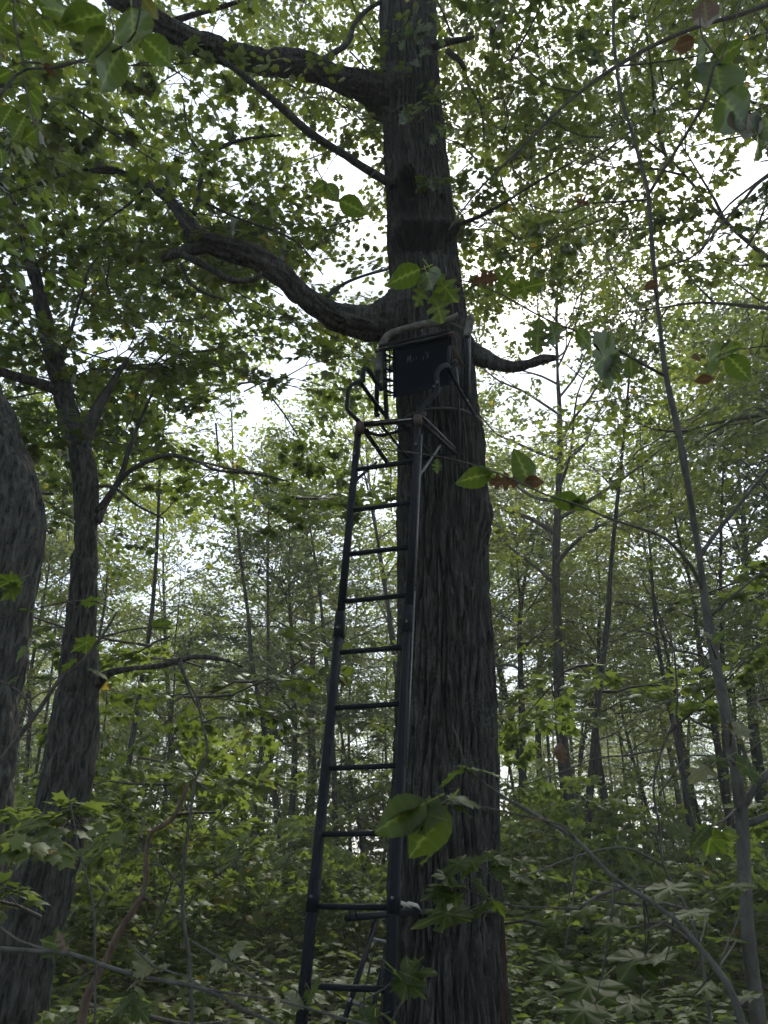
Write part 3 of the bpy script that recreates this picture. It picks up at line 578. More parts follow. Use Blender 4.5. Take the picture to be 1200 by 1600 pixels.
TREES_ = ('slender trees', (30, 50), ('nearer', 'middle', 'farthest')); POLES_ = ('thin dark poles', (18, 24, 32), ('nearest', 'nearer', 'farther', 'farthest')); SAPS_ = ('young maples', (14, 22, 34), ('nearest', 'nearer', 'farther', 'farthest')); BUSH_ = ('low bushes', (14, 22, 34), ('nearest', 'nearer', 'farther', 'farthest'))
rng = RS(77); pts = []
for X_, Y_, k, s, rz, lb in [(-2.6, 27, 0, 1.0, 1, 'tall thin tree whose pale top fills the gap beside the ladder'), (.3, 29, 4, 1.2, 2, 'thin tree hidden by the oak up to its feathery top'), (4.6, 24, 1, 1.1, 3, 'feathery tree standing just clear of the oak beyond the broken limb'), (6.0, 31, 4, 1.1, 4, 'far slim tree in the bright gap past the oak'),
                         (-7.2, 28, 1, 1.0, 5, 'thin tree rising behind the arching bough of the maple'), (-11, 24, 3, 1.1, 6, 'spindly tree between the maple and the bulging trunk'), (-5.0, 33, 4, 1.1, 2.5, 'slim tree deep behind the ladder rails')]:
    put(PRO[k], 'forest_tree', X_, Y_, rz, s, lb, 'tree', 'trees of the woods behind the clearing')
tries = 0
while len(pts) < 135 and tries < 20000:
    tries += 1
    y = 18 + 72 * rng.rand() ** .75; x = rng.uniform(-1, 1) * (y * .60 + 2)
    md = 2.0 + y * .02
    if all((x - a) ** 2 + (y - b) ** 2 > md * md for a, b in pts): pts.append((x, y))
for n_, (x, y) in enumerate(pts):
    k = rng.randint(5)
    o_ = put(PRO[k], 'forest_tree', x, y, rng.uniform(0, 6.28), rng.uniform(.75, 1.05) * min(1, .62 + .005 * y), 'slender tree deep in the woods behind the oak', 'tree', 'trees of the woods behind the clearing'); census(o_, TREES_)

rng = RS(79); pts = []; tries = 0
while len(pts) < 60 and tries < 9000:
    tries += 1
    y = 13 + 26 * rng.rand(); x = rng.uniform(-1, 1) * (y * .52 + 1)
    if all((x - a) ** 2 + (y - b) ** 2 > 1.2 for a, b in pts): pts.append((x, y))
for x, y in pts:
    o_ = put(POLE[rng.randint(2)], 'forest_tree', x, y, rng.uniform(0, 6.28), rng.uniform(.8, 1.15), 'thin pole', 'tree', 'thin dark poles of young trees before the woods'); census(o_, POLES_)
# understory
UND = [make_tree_meshes('under_a', 121, 3.6, .9, 1.5, .022, 12, 'maple', .12, M_low, B_twig, nsec=3, nspr=1, spr_scale=.55, keep=.68),
       make_tree_meshes('under_b', 122, 2.4, .5, 1.2, .016, 10, 'maple', .12, M_low, B_twig, nsec=3, nspr=2, spr_scale=.5, keep=.68),
       make_tree_meshes('under_c', 123, 5.2, 1.2, 1.9, .03, 14, 'maple', .12, M_low, B_twig, nsec=3, nspr=2, spr_scale=.6, keep=.68, lean=.1),
       make_tree_meshes('under_d', 124, 1.3, .15, .8, .010, 8, 'maple', .11, M_low, B_twig, nsec=2, nspr=2, spr_scale=.4, keep=.68)]
rng = RS(78); pts = []; tries = 0
while len(pts) < 250 and tries < 20000:
    tries += 1
    y = 8.5 + 34 * rng.rand() ** 1.1; x = rng.uniform(-1, 1) * (y * .58 + 1)
    if y < 10 and -1.6 < x < 1.2: continue
    md = .55 + y * .03
    if all((x - a) ** 2 + (y - b) ** 2 > md * md for a, b in pts): pts.append((x, y))
for n_, (x, y) in enumerate(pts):
    k = rng.choice([0, 1, 2, 3], p=[.18, .32, .08, .42]) if y > 20 else rng.choice([1, 3, 3, 3, 3])
    o_ = put(UND[k], 'maple_sapling' if k < 3 else 'shrub', x, y, rng.uniform(0, 6.28), rng.uniform(.65, 1.1), 'leafy young maple in the undergrowth of the woods' if k < 3 else 'low leafy bush in the undergrowth of the woods', 'sapling' if k < 3 else 'shrub', 'young maples of the undergrowth' if k < 3 else 'bushes of the undergrowth'); census(o_, SAPS_ if k < 3 else BUSH_)
label_census()

# ------------------------------------------------------------------ the ladder stand
M_steel = solid_mat('black_powder_coat', (.003, .0045, .0075), rough=.6, spec=.14, noise=.3, ns=40, wear=(.012, .013, .015))
M_wear = solid_mat('worn_grey_steel', (.10, .10, .10), rough=.38, metal=.5, noise=.4, ns=60)
M_fabric = solid_mat('black_mesh_fabric', (.002, .0032, .006), rough=1.0, spec=.04, noise=.2, ns=120, bump=.4)
M_rust = solid_mat('rusty_orange_steel', (.030, .015, .010), rough=.8, noise=.45, ns=45)
M_foam = solid_mat('faded_camo_foam', (.085, .085, .075), rough=.9, spec=.2, noise=.55, ns=18, bump=.6)
M_strap = solid_mat('dark_strap', (.02, .019, .018), rough=.8, noise=.3)
M_tan = solid_mat('tan_strap', (.07, .052, .036), rough=.85, noise=.3)
M_chip = solid_mat('pale_fungus', (.32, .30, .27), rough=.9, noise=.3)
M_print = solid_mat('faded_print', (.030, .034, .042), rough=.8, noise=.6, ns=80)

def railR(i): return np.array([0, 4 + .0551 * i, CAMZ - .574 + .329 * i])
RB, RT = P(609, 1544, 4.0), P(653.5, 652, 4.55); LB, LT = P(476, 1544, 4.13), P(561, 662, 4.68)
def on(a, b, z): t = (z - a[2]) / (b[2] - a[2]); return a + (b - a) * t
rdir = norm(RT - LT); fdir = norm(np.cross([0, 0, 1.], rdir)); fdir = fdir * np.sign(fdir[1])
LO = np.array([on(RB, RT, .0)[0] * .5 + on(LB, LT, .0)[0] * .5, 3.9, 0])
stand = thing('ladder_stand', 'black steel ladder stand with a fabric backed seat strapped against the oak', 'ladder stand', tuple(LO))
def beam(mb, a, b, w, d=None, side=None):
    """rectangular tube with eased corners from a to b; w across 'side', d the other way"""
    d = d or w; a, b = np.asarray(a, float), np.asarray(b, float); t = norm(b - a); s = rdir if side is None else side
    s = norm(s - t * np.dot(s, t)); u = np.cross(t, s); c = .22 * min(w, d)
    pr = [(w/2 - c, d/2), (-w/2 + c, d/2), (-w/2, d/2 - c), (-w/2, -d/2 + c), (-w/2 + c, -d/2), (w/2 - c, -d/2), (w/2, -d/2 + c), (w/2, d/2 - c)]
    V = np.array([p + s * x + u * y for p in (a, b) for x, y in pr]); j = np.arange(8); k = (j + 1) % 8
    Q = np.stack([j, k, 8 + k, 8 + j], -1); T = [(0, i + 1, i) for i in range(1, 7)] + [(8, 8 + i, 8 + i + 1) for i in range(1, 7)]
    mb.add(V, np.array(T), Q)
def SB(name, a, b, w, d=None, mat=M_steel, side=None, parent=stand):
    mb = MB(); beam(mb, a, b, w, d, side); return link(name, mb.mesh(name, mat, off=LO), parent)
def ST(name, pts, r, mat=M_steel, parent=stand, n=10, step=.02, smooth=True):
    pts = np.array(pts); r = np.broadcast_to(np.asarray(r, float), (len(pts),))
    c, rr_ = crom(pts, r, step) if smooth else (pts, r)
    V, T, Q = tube(c, rr_, n); mb = MB(); mb.add(V, T, Q); return link(name, mb.mesh(name, mat, True, LO), parent)
def pp(L, Y):
    if np.isscalar(Y): Y = [Y] * len(L)
    elif len(Y) == 2 and len(L) > 2: Y = np.linspace(Y[0], Y[1], len(L))
    return [P(x, y, yy) for (x, y), yy in zip(L, Y)]
zt = RT[2]
for a, b, jz in ((LB, LT, (on(LB, LT, 1.6)[2], 0)), (RB, RT, (0, 0))):
    r0 = SB('rail', on(a, b, .0), on(a, b, 2.86), .047, .05); r1 = SB('rail', on(a, b, 2.862), on(a, b, zt - .002), .041, .045)
    for z0, z1 in ((1.33, 1.47), (2.74, 2.90)):
        s_ = SB('sleeve', on(a, b, z0), on(a, b, z1), .056, .060)
    for z0 in (1.40, 2.80, zt - .25):
        q = on(a, b, z0) - fdir * .031; mb = MB(); V, T, Q = tube(np.array([q - fdir * .006, q + fdir * .004]), .008, 6); mb.add(V, T, Q); link('bolt', mb.mesh('bolt', M_wear, off=LO), stand)
for i_ in range(-2, 10):
    z = CAMZ - .566 + .3235 * i_; a, b = on(LB, LT, z), on(RB, RT, z)
    SB('rung', a + rdir * .022, b - rdir * .022, .026, .030, side=np.array([0, 0, 1.]))
    for e in (a + rdir * .026, b - rdir * .026):   # weld collars
        pass
for q0, q1 in ((3.05, zt - .15), (2.0, 3.0)):
    o_ = rdir * .030 + fdir * .004; SB('side_tube', on(RB, RT, q0) + o_, on(RB, RT, q1) + o_, .009, .014, M_wear)  # thin pale strip put in for the light catching the rail edge
for s_, a in ((-1, LB), (1, RB)):   # spreader feet on the ground
    b_ = LT if s_ < 0 else RT; f_ = on(a, b_, .0); SB('foot', f_ - fdir * .09 + [0, 0, .01], f_ + fdir * .09 + [0, 0, .01], .05, .02)
# platform
FL, FR, RR_, RL = P(564, 664, 4.66), P(654, 655, 4.55), P(712, 708, 5.04), P(608, 727, 5.23)
SB('platform_front_bar', FL, FR, .032, .04, side=np.array([0, 0, 1.]))
mb = MB(); beam(mb, FL + (FR - FL) * .26 - fdir * .021 - [0, 0, .006], FL + (FR - FL) * .93 - fdir * .021 - [0, 0, .006], .010, .006, np.array([0, 0, 1.])); link('worn_edge', mb.mesh('worn_edge', M_tan, off=LO), stand)
mb = MB(); beam(mb, FL + (FR - FL) * .66 - fdir * .0245 - [0, 0, .006], FL + (FR - FL) * .9 - fdir * .0245 - [0, 0, .006], .006, .004, np.array([0, 0, 1.])); link('worn_edge', mb.mesh('worn_edge', M_chip, off=LO), stand)
SB('platform_side_bar', FL + [0, 0, -.005], RL, .025, .03); SB('platform_side_bar', FR + [0, 0, -.01], RR_, .022, .024)
SB('side_strut', FR + rdir * .03 + [0, 0, .02], RR_ + rdir * .0 + [0, 0, .04], .013, .013, M_wear)
SB('platform_rear_bar', RL, RR_, .028, .035, side=np.array([0, 0, 1.]))
mb = MB()
for k in range(1, 26):
    t_ = k / 26; beam(mb, FL + (RL - FL) * t_ + [0, 0, .012], FR + (RR_ - FR) * t_ + [0, 0, .012], .0035, .0035)
for k in range(1, 22):
    t_ = k / 22; beam(mb, FL + (FR - FL) * t_ + [0, 0, .016], RL + (RR_ - RL) * t_ + [0, 0, .016], .0035, .0035)
link('platform_grid', mb.mesh('platform_grid', M_steel, off=LO), stand)
for t_ in (.33, .66): SB('platform_joist', FL + (FR - FL) * t_, RL + (RR_ - RL) * t_, .016, .018)
ST('footrest', pp([(572, 672), (580, 677), (592, 680), (606, 678), (622, 674), (640, 667)], [4.72, 4.8, 4.85, 4.85, 4.8, 4.7]), .012)
SB('brace', on(LB, LT, 3.84), P(588, 722, 4.95), .016, .02); SB('brace', on(RB, RT, 3.78), P(688, 696, 4.9), .014, .016, M_wear)
SB('brace', P(631, 662, 4.66), P(668, 707, 5.0), .012, .012)
# arms
def arm(L, Y, w): return ST('armrest', pp(L, Y), w / 2, step=.03)
arm([(562, 660), (554, 652), (545, 643), (542, 636), (543, 620), (545, 608), (552, 600), (563, 596), (567, 592)], [4.66, 4.66, 4.66, 4.66, 4.66, 4.68, 4.70, 4.74, 4.76], .030)
arm([(567, 596), (567.5, 582), (570, 576), (574, 577), (579, 583), (586, 594), (596, 609)], [4.76, 4.76, 4.78, 4.82, 4.87, 4.95, 5.08], .036)
arm([(565, 600), (577, 617), (590, 634), (606, 654)], [4.76, 4.87, 5.0, 5.16], .032)
arm([(654, 657), (654, 648), (658, 639), (668, 627), (679, 617), (683, 609), (683.5, 598), (682, 587), (685, 578), (692, 572), (698, 571), (702, 575)], [4.55, 4.55, 4.55, 4.56, 4.57, 4.58, 4.58, 4.58, 4.58, 4.6, 4.64, 4.68], .036)
arm([(702, 577), (708, 590), (722, 616), (742, 650)], [4.70, 4.76, 4.95, 5.22], .028)
for (x, y, Y) in ((677.5, 604, 4.555), (683, 597, 4.555), (652, 683, 4.51)):
    q = P(x, y, Y); mb = MB(); V, T, Q = tube(np.array([q - fdir * .008, q + fdir * .01]), .007, 6); mb.add(V, T, Q); link('bolt', mb.mesh('bolt', M_wear, off=LO), stand)
for c_ in ((562.5, 668, 4.63), (653, 657, 4.52)):
    q = P(*c_); SB('rusty_bracket', q - [0, 0, .045], q + [0, 0, .035], .052, .048, M_rust)
SB('rusty_bracket', P(654, 646, 4.56), P(665, 647, 4.6), .022, .03, M_rust)
# seat back: hanging fabric panel laced to its frame
TL, TR, BLc, BRc = P(594, 543, 5.03), P(705, 523, 4.88), P(606, 623, 5.03), P(706, 600, 4.88)
SB('seat_back_bar', P(587, 549, 5.04), P(708, 521.5, 4.86), .020, .020, side=np.array([0, 0, 1.]))
SB('seat_back_bar', P(593, 541, 5.06), P(703, 517, 4.88), .026, .02, side=np.array([0, 0, 1.]))
for x0, x1, yy in ((585, 592, (548.5, 547.5)), (700, 709, (523, 520.5))):
    SB('rusty_bracket', P(x0, yy[0], 5.0 if x0 < 600 else 4.85), P(x1, yy[1], 5.0 if x0 < 600 else 4.85), .03, .026, M_rust, side=np.array([0, 0, 1.]))
SB('seat_back_post', P(599.5, 545, 5.06), P(604, 655, 5.06), .032, .03)
fl, fb = P(613.5, 541, 5.02), P(614, 622, 5.02)
nu, nv = 14, 9; VV = []
for a_ in range(nv):
    for b_ in range(nu):
        u_, v_ = b_ / (nu - 1), a_ / (nv - 1); p = (fl * (1 - u_) + TR * u_) * (1 - v_) + (fb * (1 - u_) + BRc * u_) * v_
        VV.append(p + fdir * (.035 * math.sin(math.pi * u_) * math.sin(math.pi * (.15 + .85 * v_))))
VV = np.array(VV); VV = np.vstack([VV, VV + fdir * .006]); ii = np.arange(nv - 1)[:, None] * nu; jj = np.arange(nu - 1)[None]
Qf = np.stack([ii + jj, ii + jj + 1, ii + nu + jj + 1, ii + nu + jj], -1).reshape(-1, 4); off_ = nu * nv
per = [i for i in range(nu)] + [nu * k + nu - 1 for k in range(1, nv)] + [nu * (nv - 1) + i for i in range(nu - 2, -1, -1)] + [nu * k for k in range(nv - 2, 0, -1)]
Qe = np.array([(per[i], per[(i + 1) % len(per)], per[(i + 1) % len(per)] + off_, per[i] + off_) for i in range(len(per))])
back = link('seat_back', mesh_of('seat_back', VV - LO, np.vstack([Qf, Qf[:, ::-1] + off_, Qe]), M_fabric, smooth=True), stand)
mb = MB()
for k in range(9):   # lacing between the panel and its post
    y0 = 545 + k * 9.2 + (3 if k % 3 == 0 else 0); beam(mb, P(601, y0, 5.04), P(614, y0 + (5 if k % 2 else -1), 5.015), .022 if k % 2 else .012, .004, side=np.array([0, 0, 1.]))
beam(mb, P(608.5, 541, 5.035), P(609.5, 622, 5.035), .010, .004); link('lacing', mb.mesh('lacing', M_fabric, off=LO), stand)
mb = MB()   # worn, no longer legible lettering printed on the panel
for L in ([(636, 567), (637.5, 557)], [(637.5, 557), (639.5, 564)], [(639.5, 564), (641.5, 555)], [(641.5, 555), (642, 566)], [(646, 564), (646.5, 560)], [(650, 562), (651, 558)], [(661, 563), (661.5, 557)], [(665, 549), (668, 556)], [(668, 556), (669.5, 560)], [(666, 560), (670, 551)]):
    dY = lambda x: 5.02 - .14 * (x - 613) / 92 - .012 + .035 * math.sin(math.pi * (x - 613) / 92) * .75
    beam(mb, P(*L[0], dY(L[0][0])), P(*L[1], dY(L[1][0])), .005, .002)
link('lettering', mb.mesh('lettering', M_print, off=LO), back, kind='stuff')
SB('seat_back_post', P(702.5, 541, 4.87), P(700, 579, 4.87), .026, .024)
# padded rail round the seat
ST('padded_rail_tube', pp([(590, 576), (589, 600), (588, 646)], [5.16, 5.16, 5.16]), .019, smooth=False)
pad = pp([(590, 581), (591, 568), (594, 552), (598, 537), (605, 526), (617, 519), (640, 512), (662, 507), (690, 503), (716, 493)], [5.16, 5.16, 5.16, 5.15, 5.14, 5.12, 5.08, 5.05, 5.02, 5.0])
ST('rail_padding', pad, np.array([.028, .031, .031, .030, .032, .031, .030, .033, .031, .026]), M_foam, step=.015)
ST('rail_padding', pp([(736, 493), (734, 505), (731, 518), (729, 527)], 5.02), [.026, .033, .033, .028], M_foam, step=.015)
ST('padded_rail_tube', pp([(729, 524), (728.5, 560), (728, 620)], 5.02), .021, smooth=False)
ST('padded_rail_tube', pp([(735, 497), (734.5, 560), (733.5, 612)], 5.0), .005, M_wear, smooth=False)
ST('padded_rail_tube', pp([(588, 646), (590, 650)], 5.16), .022, smooth=False)
SB('strap', P(706, 541, 4.9), P(724, 574, 5.0), .030, .004, M_tan)
ST('ratchet', pp([(706, 565), (713, 562), (714, 566)], 4.9), .006, M_wear, smooth=False); ST('ratchet', pp([(713, 574), (715, 590), (716, 603), (713, 600)], 4.95), .007, M_wear, smooth=False)
ST('ratchet', pp([(707, 577), (709, 588)], 4.9), .012, smooth=False)
SB('rear_post', P(716, 620, 5.08), P(717.5, 706, 5.04), .022, .02)
ST('hanging_cord', pp([(609, 728), (611, 745), (610, 770), (612, 800)], 5.1), .004, M_strap)
def trunk_r(z): return float(np.interp(z, zz, rr)), float(np.interp(z, zz, cx))
def strap_round(name, z, w, tilt=0, mat=M_strap):
    r_, x_ = trunk_r(z); th_ = np.linspace(0, 2 * np.pi, 49)[:-1]; V = []
    for o_ in (0, .004):
        for dz in (-w / 2, w / 2):
            V.append(np.stack([x_ + (r_ + .018 + o_) * np.cos(th_), OY + (r_ + .018 + o_) * np.sin(th_), z + dz + tilt * np.cos(th_) * r_], -1))
    V = np.concatenate(V); j = np.arange(48); k = (j + 1) % 48; q = lambda a, b: np.stack([a * 48 + j, a * 48 + k, b * 48 + k, b * 48 + j], -1)
    return link(name, mesh_of(name, V - LO, np.vstack([q(2, 3), q(3, 1), q(1, 0), q(0, 2)]), mat, smooth=False), stand)
strap_round('tree_strap', P(700, 643, 5.47)[2], .026, .01, M_strap); strap_round('tree_strap', P(700, 508, 5.47)[2], .026, -.02)
strap_round('tree_strap', P(700, 1424, 5.45)[2], .03)
# lower brace to the trunk
a, b = P(543, 1434, 4.42), P(652, 1424, 5.36); SB('brace_bar', a, b, .034, .036, side=np.array([0, 0, 1.]))
for x in (546.5, 556): SB('brace_prong', P(x, 1434, 4.47), P(x, 1420, 4.47), .010, .010)
SB('brace_strut', P(588, 1438, 4.72), P(533, 1610, 4.3), .024, .024); SB('brace_strut', P(608, 1472, 4.75), P(574, 1612, 4.4), .022, .022)
SB('brace_plate', P(576, 1465, 4.66), P(609, 1473, 4.74), .018, .010, M_wear, side=np.array([0, 0, 1.])); SB('brace_plate', P(543, 1562, 4.38), P(568, 1572, 4.45), .018, .010, M_wear, side=np.array([0, 0, 1.]))
ST('hanging_cord', pp([(587, 1468), (578, 1510), (569, 1560), (564, 1612)], 4.62), .005, M_strap)
rng = RS(5); V, T = T_star('maple'); fu = thing('bark_chip', 'pale chip of bark lodged on the lower brace bar by the rail', 'bark chip', tuple(P(636, 1420, 5.28)))
mb = MB()
for dx, dz, s_ in ((-.02, .0, .045), (.03, -.003, .05)):
    c_ = np.array([[dx - s_, 0, dz + .012], [dx - s_ * .4, -.02, dz + .035], [dx + s_ * .6, -.02, dz + .022], [dx + s_, 0, dz]]); V, T, Q = tube(c_, [.008, .014, .012, .004], 6); mb.add(V, T, Q)
link('chip', mb.mesh('chip', M_chip), fu)
# ------------------------------------------------------------------ near leaves, each a piece of its own
def big_leaf_mesh(kind, seed):
    rng = RS(seed); cup = rng.uniform(-.10, .16); droop = rng.uniform(.10, .38); wav = rng.uniform(.02, .05)
    if kind == 'ovate':
        nr, ncx = 13, 7; V = []; ve = []
        for a in range(nr):
            t = a / (nr - 1); w = .31 * math.sin(math.pi * min(1, t * 1.02) ** .78) ** .85 + .004; tooth = .014 if a % 2 else 0
            for b in range(ncx):
                s = b / (ncx - 1) * 2 - 1; x = s * (w + (tooth if abs(s) == 1 else 0)); y = t + abs(s) * .04 * (1 - t)
                V.append((x, y, abs(s) * cup * w * 3 - droop * t * t + wav * math.sin(9 * t + 3 * s) * abs(s) + (.012 if a % 2 and 0 < abs(s) < 1 else 0)))
                ve.append(1 if b == ncx // 2 else (.8 if a % 2 == 1 else .3))
        i = np.arange(nr - 1)[:, None] * ncx; j = np.arange(ncx - 1)[None]; Q = np.stack([i + j, i + j + 1, i + ncx + j + 1, i + ncx + j], -1).reshape(-1, 4)
        n0 = len(V); V += [(-.012, -.28, .05), (.012, -.28, .05), (.01, .02, 0), (-.01, .02, 0)]; ve += [1] * 4; Q = np.vstack([Q, [(n0, n0 + 1, n0 + 2, n0 + 3)]])
        return np.array(V), [Q], ve
    if kind == 'maple':
        H = [(0, 0, 1), (.10, -.02, .2), (.34, -.03, .8), (.28, .08, .2), (.40, .10, .4), (.54, .10, 1), (.43, .20, .3), (.40, .27, 0), (.46, .37, .4), (.50, .55, .5), (.60, .60, 1), (.42, .62, .5), (.36, .70, .4), (.31, .60, 0), (.22, .62, 0), (.24, .78, .5), (.12, .82, .5), (0, 1.02, 1)]
    else:
        H = [(0, 0, 1), (.05, .10, .3), (.15, .16, .8), (.22, .26, .6), (.10, .31, 0), (.12, .38, 0), (.30, .42, .8), (.34, .54, .8), (.22, .56, .3), (.14, .58, 0), (.15, .64, 0), (.28, .72, .8), (.26, .80, .8), (.12, .80, .2), (.14, .90, .5), (0, 1.0, 1)]
    o = H + [(-x, y, v) for x, y, v in H[1:-1][::-1]]; n = len(o); cy = .36 if kind == 'maple' else .5
    V = [(0, cy, 0)]; ve = [1]
    for k in (.5, 1.0):
        for x, y, v in o:
            j = rng.normal(0, .012) if k == 1 else 0; xx, yy = x * k + j, cy + (y - cy) * k + j
            if kind == 'oak' and k == .5: xx, yy = x * .35, cy + (y - cy) * .75
            r = math.hypot(xx, yy - cy); V.append((xx, yy, cup * abs(xx) - droop * (yy ** 2) + wav * math.sin(8 * math.atan2(xx, yy - cy)) * r * 2)); ve.append(v)
    T = [(0, 1 + i, 1 + (i + 1) % n) for i in range(n)]; Q = [(1 + i, 1 + n + i, 1 + n + (i + 1) % n, 1 + (i + 1) % n) for i in range(n)]
    n0 = len(V); V += [(-.010, -.45, .10), (.010, -.45, .10), (.008, .03, .0), (-.008, .03, .0)]; ve += [1] * 4; Q.append((n0, n0 + 1, n0 + 2, n0 + 3))
    return np.array(V), [np.array(T), np.array(Q)], ve
LIB = {}
for kind in ('ovate', 'maple', 'oak'):
    for mn, m_ in (('g', M_big), ('y', M_yel), ('b', M_brown)):
        for v in range(4 if mn == 'g' else 2):
            V, F, ve = big_leaf_mesh(kind, 7 * v + len(kind) + ord(mn)); tint = .25 + .5 * RS(v).rand()
            LIB[kind, mn, v] = mesh_of('leaf_' + kind, V, F, m_, {'vein': ve, 'tint': np.full(len(V), tint)}, smooth=True)
lrng = RS(500)
def leaf_at(parent, kind, a, b, Y, dy=0.0, m='g', up=.5, roll=None, off=None):
    """one leaf whose stalk meets the blade at a and whose tip is at b"""
    p, q = P(*a, Y), P(*b, Y + dy); f = q - p; s = np.linalg.norm(f); f = f / s
    tocam = norm(np.array([0, 0, CAMZ]) - p); n = norm(tocam * (1 - up) * (1 if p[2] < 2.2 else -1) + np.array([0, 0, 1.]) * up + lrng.normal(0, .15, 3))
    x = norm(np.cross(f, n)); n = np.cross(x, f); w = lrng.uniform(.85, 1.15)
    from mathutils import Matrix
    o = link('leaf', LIB[kind, m, lrng.randint(4 if m == 'g' else 2)], parent)
    p = p - (np.array(parent.location) if off is None else off)
    o.matrix_basis = Matrix([[x[i] * s * w, f[i] * s, n[i] * s, p[i]] for i in range(3)] + [[0, 0, 0, 1]])
    return o
def twig_thing(name, label, cat, L, Y, group=None, mat=B_twig, sides=7, stem='stem', amp=.05, loc=None):
    c, r = limb_pts(L, Y); r = r * (.72 if name == 'fallen_branch' else .86); base = c[0] if loc is None else np.array(loc); t = thing(name, label, cat, tuple(base), group=group)
    c, r = crom(c, r, .04); V, T, Q = tube(c, r, sides, bark_disp(min(max(r) * amp, .004), 30, 5, 3)); mb = MB(); mb.add(V, T, Q); link(stem, mb.mesh(stem, mat, True, base), t)
    return t
def side(t, L, Y, name='branch', mat=B_twig, sides=6):
    base = np.array(t.location); c, r = limb_pts(L, Y); c, r = crom(c, r, .05); V, T, Q = tube(c, r, sides, bark_disp(min(max(r) * .05, .003), 30, 5, 9)); mb = MB(); mb.add(V, T, Q)
    return link(name, mb.mesh(name, mat, True, base), t)

# the pale sapling close to the path
c_, _ = limb_pts([(1195, 1700, 30)], 1.95)
SY = 2.0
SXb = foot(1195, SY)[0] ; sap = twig_thing('sapling', 'tall slender pale barked sapling bending towards the oak', 'sapling',
    [(1215, 1900, 34), (1200, 1750, 32), (1186, 1600, 30), (1173, 1500, 25), (1165, 1400, 24), (1158, 1270, 23), (1145, 1180, 21), (1127, 1080, 20), (1110, 990, 18), (1100, 930, 16), (1092, 870, 14), (1077, 770, 13), (1057, 660, 12), (1041, 590, 11), (1030, 500, 10), (1020, 400, 9), (1012, 300, 8.5), (988, 210, 8), (972, 160, 7.5), (963, 100, 6.5), (958, 50, 6), (960, -20, 5), (955, -90, 4)], SY, mat=B_sap, sides=20, stem='trunk', amp=.10, loc=(P(1215, 1900, SY)[0], SY, 0))
for L, Y in [([(1093, 872, 8), (1112, 842, 7), (1160, 782, 6), (1205, 728, 5), (1260, 660, 4)], 2.0), ([(1112, 962, 5), (1140, 935, 4), (1200, 888, 3.5), (1260, 850, 3)], 2.0),
             ([(1100, 925, 7.5), (1080, 885, 6.5), (1050, 850, 6), (1020, 832, 5), (960, 813, 4), (900, 788, 4), (850, 772, 3.2), (800, 748, 3), (745, 728, 2.6), (690, 714, 2.4), (600, 702, 2), (560, 700, 1.5)], [2.0, 1.98, 1.95, 1.92, 1.9, 1.88, 1.86, 1.85, 1.84, 1.83, 1.82, 1.82]),
             ([(1040, 588, 6), (1010, 572, 5), (962, 545, 4.5), (915, 522, 4), (880, 510, 3.6), (840, 492, 3), (780, 458, 2.6), (730, 440, 2.2), (660, 422, 1.8)], [2.0, 1.98, 1.95, 1.93, 1.92, 1.9, 1.9, 1.88, 1.86]),
             ([(1014, 303, 6), (1040, 260, 5.5), (1075, 205, 5), (1100, 160, 5), (1115, 105, 4.5), (1125, 95, 3.5), (1150, 30, 3), (1165, -40, 2)], [2.0, 1.95, 1.9, 1.85, 1.8, 1.8, 1.8, 1.8]), ([(1125, 97, 3), (1105, 70, 3), (1095, 50, 2.5), (1092, 0, 2)], 1.8),
             ([(1010, 312, 3.5), (960, 316, 3), (920, 318, 3), (880, 332, 2.5), (840, 325, 2), (800, 308, 1.5)], 2.0), ([(1156, 1268, 15), (1170, 1245, 13), (1185, 1222, 12), (1215, 1195, 11)], 2.0), ([(1160, 1290, 13), (1180, 1283, 12), (1215, 1268, 11)], 2.0),
             ([(1030, 420, 3.5), (1090, 395, 3), (1130, 330, 3.5), (1170, 295, 4), (1210, 265, 4)], 2.3), ([(1120, 1080, 3), (1150, 1040, 2.5), (1200, 1000, 2)], 2.0)]:
    side(sap, L, Y, mat=B_sap if L[0][0] > 1080 and L[0][1] > 800 else B_twig)
